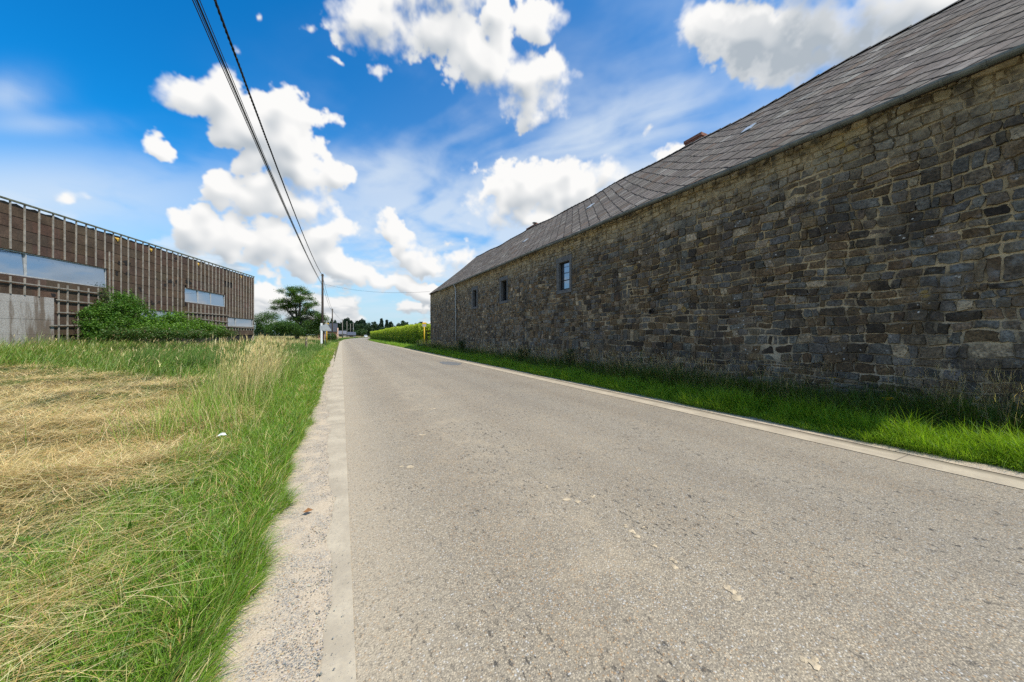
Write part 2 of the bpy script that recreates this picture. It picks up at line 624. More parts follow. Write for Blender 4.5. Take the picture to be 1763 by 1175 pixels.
ti = w.node_tree.nodes.new('ShaderNodeTexImage'); ti.image = img; ti.interpolation = 'Cubic'; ti.extension = 'EXTEND'
w.node_tree.links.new(N.n('ShaderNodeCombineXYZ', {0: tu, 1: tv}).outputs[0], ti.inputs[0])
cs = N.n('ShaderNodeSeparateColor', {0: ti.outputs[0]})
air = N.m('MULTIPLY', N.ramp(up, .36, .0), .93)

skyc = N.n('ShaderNodeHueSaturation', {'Saturation': 1.28, 'Value': 1.0, 'Color': sky.outputs[0]}).outputs[0]
skyc = N.mix(1.0, skyc, SKY_TINT, 'MULTIPLY')
c = N.mix(air, skyc, CLOUD_AIR)
c = N.mix(N.m('MULTIPLY', cs.outputs[2], .8), c, CLOUD_VEIL)
c = N.mix(cs.outputs[1], c, N.mix(cs.outputs[0], CLOUD_GREY, CLOUD_WHITE))
# below the horizon: dull land colour
c = N.mix(N.ramp(up, .0, -.02), c, (.9, .95, .7))
bg = N.n('ShaderNodeBackground', {0: c, 1: SKY_STRENGTH})
N.n('ShaderNodeOutputWorld', {0: bg.outputs[0]})
w.cycles.sampling_method = 'MANUAL'; w.cycles.sample_map_resolution = 1024
# ------------------------------------------------------------------ the lie of the land
def road_bend(y):
    """how far the road has swung to the right at distance y"""
    return .0006 * np.maximum(0, np.asarray(y, float) - 75) ** 2


def gz(x, y):
    x = np.asarray(x, float); y = np.asarray(y, float)
    xr = x - road_bend(y)
    left = ss((-xr - 2.0) / 9) * ss((y - 7) / 14)
    z = .55 * left
    z = z + .10 * ss((-xr - .5) / 1.2) * (fbm(x * .5, y * .5, 3, 3)) * ss((40 - y) / 30)
    z = z + .16 * ss((xr - 6.8) / 2.0) * (1 - ss((xr - 9) / 30))
    z = z + (fbm(x * .02, y * .02, 9, 3) - .5) * 5.0 * ss((np.hypot(x, y) - 190) / 400) * ss((np.abs(xr - 3) - 6) / 30)
    return z


def axis(lo, hi, mid, fine, grow):
    a = [mid]; s = fine
    while a[-1] < hi: a.append(a[-1] + s); s *= grow
    b = [mid]; s = fine
    while b[-1] > lo: b.append(b[-1] - s); s *= grow
    return np.array(sorted(set(b + a)))


gxs = axis(-3000, 3000, 0, .35, 1.045); gys = axis(-400, 4000, 4, .4, 1.045)
GX, GY = np.meshgrid(gxs, gys)
road_dip = ss((GX - road_bend(GY) + .75) / .1) * ss((6.75 - GX + road_bend(GY)) / .1)
GZ = gz(GX, GY) - .03 * np.where(GY < 300, 1, 0) * (0.2 + .8 * road_dip)
V = np.stack([GX, GY, GZ], -1).reshape(-1, 3)
nx, ny = len(gxs), len(gys)
ii = (np.arange(ny - 1)[:, None] * nx + np.arange(nx - 1)[None]).ravel()
F = np.stack([ii, ii + 1, ii + nx + 1, ii + nx], 1)

m_ground, N = mat('meadow_soil')
p = N.pos()
n1 = N.noise(p, .55, 5); n2 = N.noise(p, 9, 6); n3 = N.noise(p, .05, 4)
soil = N.mix(N.ramp(n2, .3, .7), (.055, .045, .022), (.13, .11, .05))
green = N.mix(N.ramp(n2, .3, .7), (.035, .062, .013), (.085, .13, .028))
straw = N.mix(N.ramp(n2, .35, .7), (.20, .15, .065), (.36, .28, .12))
# field texture grows over with distance from the road, where single blades can no longer be seen
dist = N.vm('LENGTH', p)
c = N.mix(N.ramp(n1, .38, .62), soil, green)
far = N.mix(N.ramp(n3, .40, .60), green, straw)
c = N.mix(N.ramp(dist, 18, 70), c, far)
finish(N, c, .95, .1, N.bump(n2, .7, .05))
ground = tag(obj('ground', np_mesh('ground', V, F, smooth=True), m_ground), kind='structure')


# ------------------------------------------------------------------ road, concrete edge strips, gravel
def ribbon(x0, x1, y0, y1, z, n=1, step=.5, wob=None, zf=None):
    ys = [y0]
    while ys[-1] < y1:
        ys.append(min(y1, ys[-1] + max(step, ys[-1] * .02)))
    ys = np.array(ys); b = road_bend(ys)
    dx = np.gradient(b, ys)
    nxn = 1 / np.sqrt(1 + dx * dx); nyn = -dx * nxn
    t = np.linspace(0, 1, n + 1)
    a0 = np.full_like(ys, x0) if wob is None or wob[0] is None else wob[0](ys)
    a1 = np.full_like(ys, x1) if wob is None or wob[1] is None else wob[1](ys)
    O = a0[:, None] + (a1 - a0)[:, None] * t[None]
    Xv = b[:, None] + O * nxn[:, None]; Yv = ys[:, None] + O * nyn[:, None]
    Zv = np.full_like(Xv, z) if zf is None else zf(O, Yv)
    Vv = np.stack([Xv, Yv, Zv], -1).reshape(-1, 3)
    k = n + 1
    i = (np.arange(len(ys) - 1)[:, None] * k + np.arange(n)[None]).ravel()
    return Vv, np.stack([i, i + 1, i + k + 1, i + k], 1)


m_road, N = mat('worn_asphalt')
p = N.pos()
sx = N.n('ShaderNodeSeparateXYZ', {0: p})
# exposed stones of the surface dressing, about a centimetre across, in dark binder
cell = N.n('ShaderNodeTexVoronoi', {'Vector': p, 'Scale': 95.0}, feature='F1')
edge = cell.outputs['Distance']; ccol = N.n('ShaderNodeSeparateColor', {0: cell.outputs['Color']})
cell2 = N.n('ShaderNodeTexVoronoi', {'Vector': p, 'Scale': 210.0}, feature='F1')
cc2 = N.n('ShaderNodeSeparateColor', {0: cell2.outputs['Color']})
big = N.noise(p, .33, 5, .6); mid = N.noise(p, 3.1, 5, .6); fine = N.noise(p, 60, 3)
stone = N.mix(ccol.outputs[0], (.250, .205, .150), (.50, .405, .280))
stone = N.mix(N.ramp(ccol.outputs[1], .93, .96), stone, (.50, .46, .40))
stone = N.mix(N.ramp(ccol.outputs[2], .90, .93), stone, (.40, .26, .14))
stone = N.mix(N.ramp(cc2.outputs[0], .80, .88, 0, .7), stone, (.055, .052, .05))
binder = N.mix(N.ramp(fine, .3, .7), (.155, .125, .090), (.30, .243, .165))
gap = N.ramp(edge, .42, .62)
c = N.mix(N.m('MULTIPLY', gap, .8), stone, binder)
# pits where stones have gone, more of them in the wheel-worn patches
pit = N.ramp(N.noise(N.n('ShaderNodeMapping', {0: p, 3: (1, .55, 1)}).outputs[0], 30, 4, .65), .585, .65)
pit = N.m('MULTIPLY', pit, N.ramp(N.noise(p, .8, 3), .38, .6, .3, 1.0))
c = N.mix(N.m('MULTIPLY', pit, .82), c, (.035, .032, .029))
c = N.mix(N.m('MULTIPLY', N.ramp(big, .35, .65), .35), c, N.mix(1.0, c, (.72, .73, .76), 'MULTIPLY'))
c = N.mix(N.m('MULTIPLY', N.ramp(mid, .45, .75), .3), c, N.mix(1.0, c, (1.28, 1.2, 1.06), 'MULTIPLY'))
# greyer and more polished towards the far lane, two faint wheel tracks
grey_ = N.ramp(sx.outputs[0], 1.6, 4.4, 0, .55)
c = N.mix(grey_, c, N.mix(1.0, c, (.84, .88, .95), 'MULTIPLY'))
for tx in (1.15, 2.55, 3.75, 5.1):
    tr_ = N.m('MULTIPLY', N.ramp(N.m('ABSOLUTE', N.m('SUBTRACT', N.m('ADD', sx.outputs[0], N.m('MULTIPLY', N.m('SUBTRACT', big, .5), .6)), tx)), .42, .08), N.ramp(mid, .3, .65, .15, .5))
    c = N.mix(tr_, c, N.mix(1.0, c, (.83, .82, .82), 'MULTIPLY'))
# fine pale dust washed towards the left edge, and a faint line of it near the crown of the road
dust = N.m('MULTIPLY', N.ramp(N.m('ADD', sx.outputs[0], N.m('MULTIPLY', N.m('SUBTRACT', mid, .5), .5)), .75, .02), .62)
dust = N.m('MULTIPLY', dust, N.ramp(fine, .2, .6))
crown = N.m('MULTIPLY', N.ramp(N.m('ABSOLUTE', N.m('SUBTRACT', sx.outputs[0], 1.5)), .75, .05), N.m('MULTIPLY', N.ramp(mid, .42, .7), .24))
c = N.mix(N.m('MAXIMUM', dust, crown), c, (.46, .37, .255))
h = N.m('SUBTRACT', N.m('MULTIPLY', N.ramp(edge, .7, .1), .7), N.m('MULTIPLY', pit, 1.0))
finish(N, c, .82, .35, N.bump(h, .55, .006))

V, F = ribbon(.06, 6.10, -14, 320, 0.0, n=10, zf=lambda o, y: .0 + .018 * np.sin(np.pi * np.clip((o - .06) / 6.04, 0, 1)))
road = tag(obj('road', np_mesh('road', V, F, smooth=True), m_road), kind='structure')

m_conc, N = mat('concrete_edge')
p = N.pos()
n1 = N.noise(p, 2.2, 6, .62); n2 = N.noise(p, 45, 4); sx = N.n('ShaderNodeSeparateXYZ', {0: p})
c = N.mix(N.ramp(n1, .3, .7), (.36, .295, .210), (.50, .415, .295))
c = N.mix(N.m('MULTIPLY', N.ramp(n2, .35, .7), .35), c, (.32, .27, .21))
c = N.mix(N.m('MULTIPLY', N.ramp(N.vor(p, 60), .2, .08), .5), c, (.2, .17, .14))
c = N.mix(N.m('MULTIPLY', N.ramp(N.noise(N.scale(p, (1, .3, 1)), 9, 5), .50, .70), .28), c, (.27, .22, .155))
c = N.mix(N.m('MULTIPLY', N.ramp(N.m('ADD', sx.outputs[0], N.m('MULTIPLY', n1, .3)), 6.5, 6.72), .75), c, (.13, .105, .07))
# cast joints every few metres
jt = N.m('ABSOLUTE', N.m('SUBTRACT', N.m('FRACT', N.m('DIVIDE', N.m('ADD', sx.outputs[1], .85), 5.0)), .5))
joint = N.m('LESS_THAN', N.m('ADD', jt, N.m('MULTIPLY', n2, .001)), .0022)
c = N.mix(N.m('MULTIPLY', joint, .6), c, (.12, .10, .08))
finish(N, c, .9, .2, N.bump(N.m('SUBTRACT', n2, joint), .35, .004))
for nm, a, b in (('kerb_strip', -.36, .06), ('kerb_strip', 6.10, 6.55)):
    V, F = ribbon(a, b, -14, 300, .006, n=2)
    tag(obj(nm, np_mesh(nm, V, F, smooth=True), m_conc), kind='structure')


# the gravel shoulder has crept over part of the left strip
def gr_edge(y):
    y = np.asarray(y, float)
    return -.085 - .25 * ss((y - 3.2) / 7.5) + (fbm(y * 1.7, y * 0 + 3, 5, 4) - .5) * .16 - .25 * ss((y - 14) / 30)


def gr_out(y):
    return -.58 + (fbm(np.asarray(y) * 1.1, np.asarray(y) * 0, 8, 3) - .5) * .15


m_grav, N = mat('gravel_shoulder')
p = N.pos()
v = N.n('ShaderNodeTexVoronoi', {'Vector': p, 'Scale': 105.0}, feature='F1')
vc = N.n('ShaderNodeSeparateColor', {0: v.outputs['Color']})
n1 = N.noise(p, 5, 5); n2 = N.noise(p, 120, 3)
sand = N.mix(N.ramp(n2, .3, .7), (.38, .295, .20), (.56, .45, .32))
st = N.mix(vc.outputs[0], (.19, .172, .15), (.47, .41, .33))
st = N.mix(N.ramp(vc.outputs[1], .85, .9), st, (.36, .24, .14))
cover = N.m('MULTIPLY', N.ramp(n1, .34, .60), N.ramp(v.outputs['Distance'], .62, .45))
c = N.mix(cover, sand, st)
finish(N, c, .92, .2, N.bump(N.m('MULTIPLY', N.ramp(v.outputs['Distance'], .7, .1), cover), .55, .006))
V, F = ribbon(0, 0, .2, 60, 0, n=10, step=.06, wob=(gr_out, gr_edge),
              zf=lambda o, y: .010 + .008 * fbm(o * 9, y * 9, 12, 3) * ss((gr_edge(y) - o) / .12))
shoulder = tag(obj('gravel_shoulder', np_mesh('gravel_shoulder', V, F, smooth=True), m_grav), kind='structure')
V, F = ribbon(6.55, 6.98, -12, 60, .012, n=3, step=.3)
tag(obj('dirt_verge', np_mesh('dirt_verge', V, F, smooth=True), m_grav), kind='structure')

# loose stones on it, real ones
def pebbles(P, size, col, rng=RNG):
    n = len(P)
    base = np.array([(1, 0, 0), (0, 1, 0), (-1, 0, 0), (0, -1, 0), (.3, .2, 1), (-.2, -.3, -1)], float)
    fc = np.array([(0, 1, 4), (1, 2, 4), (2, 3, 4), (3, 0, 4), (1, 0, 5), (2, 1, 5), (3, 2, 5), (0, 3, 5)])
    s = size[:, None, None] * rng.uniform(.55, 1.1, (n, 6, 1)) * np.array([1, .8, .6])
    a = rng.uniform(0, 6.28, n); ca_, sa_ = np.cos(a), np.sin(a)
    B = np.repeat(base[None], n, 0) * s
    X = B[..., 0] * ca_[:, None] - B[..., 1] * sa_[:, None]; Y = B[..., 0] * sa_[:, None] + B[..., 1] * ca_[:, None]
    Vv = np.stack([X, Y, B[..., 2]], -1) + P[:, None]
    return Vv.reshape(-1, 3), (np.arange(n)[:, None, None] * 6 + fc[None]).reshape(-1, 3), np.repeat(col, 6, 0)


n = 15000
y = .9 + 16 * RNG.uniform(0, 1, n) ** 2.0
e = gr_edge(y)
o = e - np.abs(RNG.normal(0, .19, n)) + .01
strays = RNG.uniform(0, 1, n) < .07
o = np.where(strays, e + np.abs(RNG.normal(0, .10, n)), o)
clump = fbm(o * 7, y * 4, 33, 3)
keep = (o > -.62) & ((clump > .42) | strays) & (o < .25)
o, y = o[keep], y[keep]; n = len(o)
sz = np.clip(RNG.lognormal(-5.45, .42, n), .002, .012) * np.where(strays[keep], .6, .85)
P = np.stack([o, y, .016 + sz * .25], 1)
V, F, C = pebbles(P, sz, palette([(.17, .16, .145), (.28, .255, .22), (.44, .385, .30), (.36, .26, .16), (.58, .52, .43)], [3, 4, 3, 1.2, .6], n, .2))
m_peb, N = mat('pebble_stone'); finish(N, N.attr(), .85, .3)
tag(obj('gravel', np_mesh('gravel', V, F, C), m_peb), kind='stuff')

# dried mud dropped along the road
m_mud = simple('dried_mud', (.46, .36, .235), .95, .2, 30, .4, 80)
mb = MB()
for (px, py, rr) in [(707, 804, .05), (724, 750, .05), (987, 863, .055), (1020, 858, .03), (938, 842, .03), (1092, 922, .042), (1076, 911, .022), (1128, 945, .033),
                     (1153, 968, .055), (1249, 1021, .05), (745, 705, .07), (692, 806, .035), (1108, 915, .02), (1395, 1140, .04), (1016, 880, .018), (650, 640, .1)]:
    X, Y = on_ground(px, py)
    for q in range(3):
        cx, cy = X + random.gauss(0, rr * .5), Y + random.gauss(0, rr * .6)
        r0 = rr * random.uniform(.35, .8); k = 13
        ring = [(cx + math.cos(t) * r0 * random.uniform(.6, 1.2), cy + math.sin(t) * r0 * random.uniform(.6, 1.2)) for t in [i * 2 * math.pi / k for i in range(k)]]
        zz0 = .018 * math.sin(math.pi * min(1, max(0, (cx - .06) / 6.04)))
        mb.add([(cx, cy, zz0 + .008 + q * .0011)] + [(a, b, zz0 + .0015 + q * .0011) for a, b in ring], [(0, i + 1, (i + 1) % k + 1) for i in range(k)])
tag(obj('dried_mud', mb, m_mud, at=(0, 0, 0)), kind='stuff')
# a bitumen repair patch
m_pat = simple('bitumen', (.15, .145, .135), .7, .25, 20, .4, 90)
X, Y = on_ground(775, 626)
mb = MB(); k = 18
ring = [(X + math.cos(t) * .55 * random.uniform(.8, 1.1), Y + math.sin(t) * 1.3 * random.uniform(.8, 1.1)) for t in [i * 2 * math.pi / k for i in range(k)]]
mb.add([(X, Y, .014)] + [(a, b, .0125) for a, b in ring], [(0, i + 1, (i + 1) % k + 1) for i in range(k)])
tag(obj('road_patch', mb, m_pat, at=(0, 0, 0)), kind='structure')
# ------------------------------------------------------------------ the stone barn on the right
WX = 9.0; YN, YF = -.9, 38.5
RIDGE_X = 14.5


def eave_z(y): return 5.70 + .0105 * np.clip(np.asarray(y, float), -3, 40)


def ridge_z(y):
    y = np.asarray(y, float)
    return 10.22 + .0165 * y + .05 * np.sin(y * .55) + .03 * np.sin(y * 1.3 + 1)


barn = thing('stone_barn', (11.7, 18, 0), 'long dark stone barn with a slate roof standing beside the road', 'barn')

BWIN = []          # opening and stone surround of each window, in wall coordinates (y0,y1,z0,z1)
for (xa, xb, ya, yb), (sa, sb, ta, tb) in [((371, 400, 652, 777), (360, 408, 632, 790)), ((583, 627, 580, 732), (573, 633, 552, 748)),
                                           ((1018, 1097, 440, 648), (1000, 1112, 405, 668))]:
    f = lambda a, b: (730 + a * .2297, 350 + b * .2298)
    y1, zt = on_x(*f(xa, ya), WX); y0, zb = on_x(*f(xb, yb), WX)
    _, zt2 = on_x(*f(xb, ya), WX)
    ym = (xa + xb) / 2
    _, zt = on_x(*f(ym, (ya * 1.0)), WX); _, zb = on_x(*f(ym, yb), WX)
    s1, _ = on_x(*f(sa, ta), WX); s0, _ = on_x(*f(sb, tb), WX)
    BWIN.append(((y0, y1, zb, zt), (max(s0, y0 - .24), min(s1, y1 + .24), zb - .17, zt + .24)))

m_stone, N = mat('rubble_limestone')
p = N.pos()
sz = N.n('ShaderNodeSeparateXYZ', {0: p})
t = N.attr()
n1 = N.noise(p, 4.5, 6, .62); n2 = N.noise(p, 28, 5, .6); n3 = N.noise(p, .55, 4)
c = N.mix(1.0, t, N.mix(N.ramp(n1, .25, .75), (.62, .60, .58), (1.5, 1.48, 1.44)), 'MULTIPLY')
c = N.mix(1.0, c, N.mix(N.ramp(n2, .3, .7), (.55, .55, .55), (1.45, 1.43, 1.38)), 'MULTIPLY')
# black weathering and pitting
pd = N.vm('ADD', p, N.vm('MULTIPLY', N.noisec(p, 34), (.05, .05, .05)))
pits = N.m('MULTIPLY', N.ramp(N.vor(pd, 21), .34, .14), N.ramp(n1, .44, .60))
c = N.mix(N.m('MULTIPLY', pits, .75), c, (.018, .017, .016))
soot = N.m('MULTIPLY', N.ramp(N.noise(p, 1.3, 6, .65), .5, .68), .7)
c = N.mix(soot, c, (.045, .040, .035))
brownst = N.m('MULTIPLY', N.ramp(N.noise(p, 2.3, 5, .6), .52, .70), .55)
c = N.mix(brownst, c, (.125, .092, .055))
# lime smeared over the faces, ochre towards the eaves, lightened there for bounced light
lime = N.m('MULTIPLY', N.ramp(N.noise(N.scale(p, (1, 1, 1.6)), 2.1, 7, .7), .60, .72), .55)
high = N.ramp(sz.outputs[2], 4.3, 5.7)
limec = N.mix(high, (.34, .305, .24), (.56, .43, .23))
c = N.mix(N.m('MAXIMUM', lime, N.m('MULTIPLY', high, N.ramp(n1, .36, .62, .10, .8))), c, limec)
# white lichen spots
vl = N.n('ShaderNodeTexVoronoi', {'Vector': N.vm('ADD', p, N.vm('MULTIPLY', N.noisec(p, 9), (.12, .12, .12))), 'Scale': 1.9})
vlc = N.n('ShaderNodeSeparateColor', {0: vl.outputs['Color']})
lich = N.m('MULTIPLY', N.ramp(N.m('ADD', vl.outputs['Distance'], N.m('MULTIPLY', n2, .06)), .16, .11), N.m('GREATER_THAN', vlc.outputs[0], .66))
lich2 = N.m('MULTIPLY', N.ramp(N.vor(N.vm('ADD', p, N.vm('MULTIPLY', N.noisec(p, 20), (.06, .06, .06))), 8.5), .17, .10), N.ramp(N.noise(p, 1.1, 3), .52, .62))
c = N.mix(N.m('MULTIPLY', N.m('MAXIMUM', lich, lich2), .85), c, (.58, .56, .51))
c = N.mix(N.m('MULTIPLY', N.ramp(N.vor(N.vm('ADD', p, (3, 5, 1)), 1.0), .10, .07), .7), c, (.30, .20, .05))
# pale blue-grey salt bloom low on the near end
bloom = N.m('MULTIPLY', N.m('MULTIPLY', N.ramp(sz.outputs[1], 7, 2.2), N.ramp(n3, .45, .62)), N.ramp(n1, .45, .7, 0, .55))
c = N.mix(bloom, c, (.20, .215, .22))
h = N.m('ADD', N.m('MULTIPLY', N.m('ADD', n1, N.m('MULTIPLY', N.noise(p, 11, 5, .65), .8)), .8), N.m('ADD', N.m('MULTIPLY', n2, .55), N.m('MULTIPLY', pits, -.6)))
finish(N, c, .85, .3, N.bump(h, .85, .022))

m_mort, N = mat('lime_mortar')
p = N.pos()
sz = N.n('ShaderNodeSeparateXYZ', {0: p})
n1 = N.noise(p, 3.0, 6, .6); n2 = N.noise(p, 55, 4)
base = N.mix(N.ramp(N.m('ADD', sz.outputs[2], N.m('MULTIPLY', n1, 2.5)), 1.8, 5.0), (.56, .48, .35), (.62, .475, .27))
c = N.mix(N.ramp(n1, .3, .68), N.mix(1.0, base, (.55, .53, .50), 'MULTIPLY'), base)
c = N.mix(N.m('MULTIPLY', N.ramp(n2, .4, .7), .5), c, (.10, .085, .06))
c = N.mix(N.m('MULTIPLY', N.ramp(N.noise(p, 1.1, 5), .48, .64), .7), c, (.085, .075, .06))
c = N.mix(N.m('MULTIPLY', N.ramp(N.noise(p, 1.3, 6, .65), .5, .68), .85), c, (.055, .048, .038))
c = N.mix(N.m('MULTIPLY', N.ramp(N.noise(p, 2.3, 5, .6), .52, .70), .7), c, (.14, .10, .058))
finish(N, c, .95, .15, N.bump(N.m('ADD', n2, N.noise(p, 14, 4)), .7, .012))


def cut(r, holes):
    """keep the largest piece of rectangle r outside the holes"""
    for hq in holes:
        a0, a1, b0, b1 = r; c0, c1, d0, d1 = hq
        if a1 <= c0 or a0 >= c1 or b1 <= d0 or b0 >= d1:
            continue
        opts = [(a0, min(a1, c0), b0, b1), (max(a0, c1), a1, b0, b1), (a0, a1, b0, min(b1, d0)), (a0, a1, max(b0, d1), b1)]
        opts = [o for o in opts if o[1] - o[0] > .05 and o[3] - o[2] > .04]
        if not opts:
            return None
        r = max(opts, key=lambda o: (o[1] - o[0]) * (o[3] - o[2]))
    return r


def rubble(y0, y1, z0, ztop, holes, rnd):
    """broken courses: bands cut into blocks, blocks into one to three rows, rows into stones"""
    out = []
    z = z0
    while z < ztop:
        hb = rnd.uniform(.27, .42)
        y = y0
        while y < y1:
            sc = .95 if y < 14 else (.86 if y < 22 else .76)
            wb = rnd.uniform(.7, 2.2) * sc
            if y + wb > y1 - .3: wb = y1 - y
            r = rnd.random()
            rows = 1 if (r < .13 and wb < 1.4) else (2 if r < (.84 if sc > .85 else .66) else 3)
            cuts = [0] + sorted([(k + 1) / rows + rnd.uniform(-.1, .1) for k in range(rows - 1)]) + [1]
            for k in range(rows):
                a = z + cuts[k] * hb; b = z + cuts[k + 1] * hb
                x = y
                while x < y + wb - .01:
                    ws = rnd.choice([rnd.uniform(.11, .24), rnd.uniform(.22, .46), rnd.uniform(.18, .33)]) * sc
                    if x + ws > y + wb - .10: ws = y + wb - x
                    out.append((x, x + ws, a, b)); x += ws
            y += wb
        z += hb
    res = []
    for r in out:
        r = cut(r, holes)
        if r: res.append(r)
    return np.array(res)


def warp_wall(y, z):
    """nothing in the wall is quite straight"""
    dy = (fbm(y * .9, z * .9, 101, 3) - .5) * .22 + (fbm(y * 4, z * 4, 103, 2) - .5) * .05
    dz = (fbm(y * .45 + 9, z * .8, 105, 3) - .5) * .30 + (fbm(y * 3.2, z * 3.2, 107, 2) - .5) * .07
    return y + dy, z + dz


def face_x(y, z):
    """the wall leans and bellies a little"""
    return WX + (fbm(y * .16, z * .25, 111, 2) - .5) * .10


rnd = random.Random(5)
hy, hz = on_x(1122, 537, WX)
ZT = 6.15
holes = [w_[1] for w_ in BWIN] + [(hy - .085, hy + .085, hz - .085, hz + .085)]
S = rubble(YN, YF, -.35, ZT, holes, rnd)
n = len(S); K = 16
th = np.arange(K) / K * 2 * np.pi
sq = np.sign(np.cos(th)) * np.abs(np.cos(th)) ** .2, np.sign(np.sin(th)) * np.abs(np.sin(th)) ** .2
gap = RNG.uniform(.002, .0085, n)
cy = (S[:, 0] + S[:, 1]) / 2; cz = (S[:, 2] + S[:, 3]) / 2
hw = (S[:, 1] - S[:, 0]) / 2 - gap; hh = (S[:, 3] - S[:, 2]) / 2 - gap
jy = RNG.normal(0, .011, (n, K)); jz = RNG.normal(0, .009, (n, K))
# quarter-skewed corners
sk = RNG.normal(0, .10, (n, 1)); 
oy = cy[:, None] + hw[:, None] * sq[0][None] + jy + sk * hh[:, None] * sq[1][None]
oz = cz[:, None] + hh[:, None] * sq[1][None] + jz
iy = cy[:, None] + (oy - cy[:, None]) * (1 - .014 / hw[:, None]); iz = cz[:, None] + (oz - cz[:, None]) * (1 - .014 / hh[:, None])
edge_keep = lambda y: np.clip(y, YN, YF)
oyw, ozw = warp_wall(oy, oz); iyw, izw = warp_wall(iy, iz); cyw, czw = warp_wall(cy, cz)
for hq in holes:      # keep the warp from pushing stones over the dressed surrounds
    for (yy, zz_) in ((oyw, ozw), (iyw, izw)):
        ins = (yy > hq[0]) & (yy < hq[1]) & (zz_ > hq[2]) & (zz_ < hq[3])
        dl = np.stack([yy - hq[0], hq[1] - yy, zz_ - hq[2], hq[3] - zz_], -1); k_ = dl.argmin(-1)
        yy[ins & (k_ == 0)] = hq[0]; yy[ins & (k_ == 1)] = hq[1]; zz_[ins & (k_ == 2)] = hq[2]; zz_[ins & (k_ == 3)] = hq[3]
top = eave_z(oyw) + .02
ozw = np.minimum(ozw, top); izw = np.minimum(izw, top - .004); czw = np.minimum(czw, eave_z(cyw) - .01)
oyw, iyw, cyw = edge_keep(oyw), edge_keep(iyw), edge_keep(cyw)
d = RNG.uniform(.008, .032, n)
tilt_y = RNG.normal(0, .03, n); tilt_z = RNG.normal(0, .04, n)
fx_i = face_x(iyw, izw) - d[:, None] - tilt_y[:, None] * (iy - cy[:, None]) - tilt_z[:, None] * (iz - cz[:, None])
fx_c = face_x(cyw, czw) - d - .004
fx_o = face_x(oyw, ozw) + .03
V = np.concatenate([np.stack([fx_o, oyw, ozw], -1), np.stack([fx_i, iyw, izw], -1), np.stack([fx_c, cyw, czw], -1)[:, None]], 1)
M = 2 * K + 1
tri = []
for k in range(K):
    k2 = (k + 1) % K
    tri += [(k, k2, K + k2), (k, K + k2, K + k), (K + k, K + k2, 2 * K)]
tri = np.array(tri)[:, ::-1]
F = (np.arange(n)[:, None, None] * M + tri[None]).reshape(-1, 3)
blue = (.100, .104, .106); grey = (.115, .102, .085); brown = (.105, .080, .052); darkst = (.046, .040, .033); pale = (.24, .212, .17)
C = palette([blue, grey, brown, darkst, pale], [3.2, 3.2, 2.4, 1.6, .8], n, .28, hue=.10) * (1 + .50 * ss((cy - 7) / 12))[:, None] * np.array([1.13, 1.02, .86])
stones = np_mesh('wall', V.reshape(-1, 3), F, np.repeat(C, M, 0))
# mortar bed behind and between the stones, standing proud of some of them
ys = np.arange(YN, YF + .01, .055); zs = np.arange(-.35, ZT + .1, .055)
YY, ZZ = np.meshgrid(ys, zs)
XX = face_x(YY, ZZ) - .022 * ss((fbm(YY * 1.6, ZZ * 1.9, 121, 4) - .50) / .28) - .010 * (fbm(YY * 9, ZZ * 9, 123, 2) - .5) + .012
Vm = np.stack([XX, YY, np.minimum(ZZ, eave_z(YY) + .02)], -1).reshape(-1, 3)
a, b = len(ys), len(zs)
ii = (np.arange(b - 1)[:, None] * a + np.arange(a - 1)[None])
cyq = (YY[:-1, :-1] + .0275); czq = (ZZ[:-1, :-1] + .0275)
ok = czq < eave_z(cyq) + .05
for o_, hq in BWIN:
    ok &= ~((cyq > o_[0] - .05) & (cyq < o_[1] + .05) & (czq > o_[2] - .05) & (czq < o_[3] + .05))
ok &= ~(np.hypot(cyq - hy, czq - hz) < .075)
ii = ii[ok].ravel()
Fm = np.stack([ii, ii + a, ii + a + 1, ii + 1], 1)
wall = obj('wall', stones, m_stone, barn)
mort = obj('mortar', np_mesh('mortar', Vm, Fm, smooth=True), m_mort, wall)

# gable ends and back, plain rubble
m_gab = simple('gable_stone', (.13, .12, .105), .9, .35, 5, .8, 20)
mb = MB()
for y, s in ((YN + .02, 1), (YF - .02, -1)):
    ze = float(eave_z(y)); zr = float(ridge_z(y)) - .12
    mb.prism([(WX + .06, -.4), (20.0, -.4), (20.0, ze - .1), (RIDGE_X, zr), (WX + .06, ze - .05)], 'y', min(y, y + s * .5), max(y, y + s * .5))
mb.box(19.6, 20.0, YN + .6, YF - .6, -.4, 5.6)
obj('gable_wall', mb, m_gab, barn)

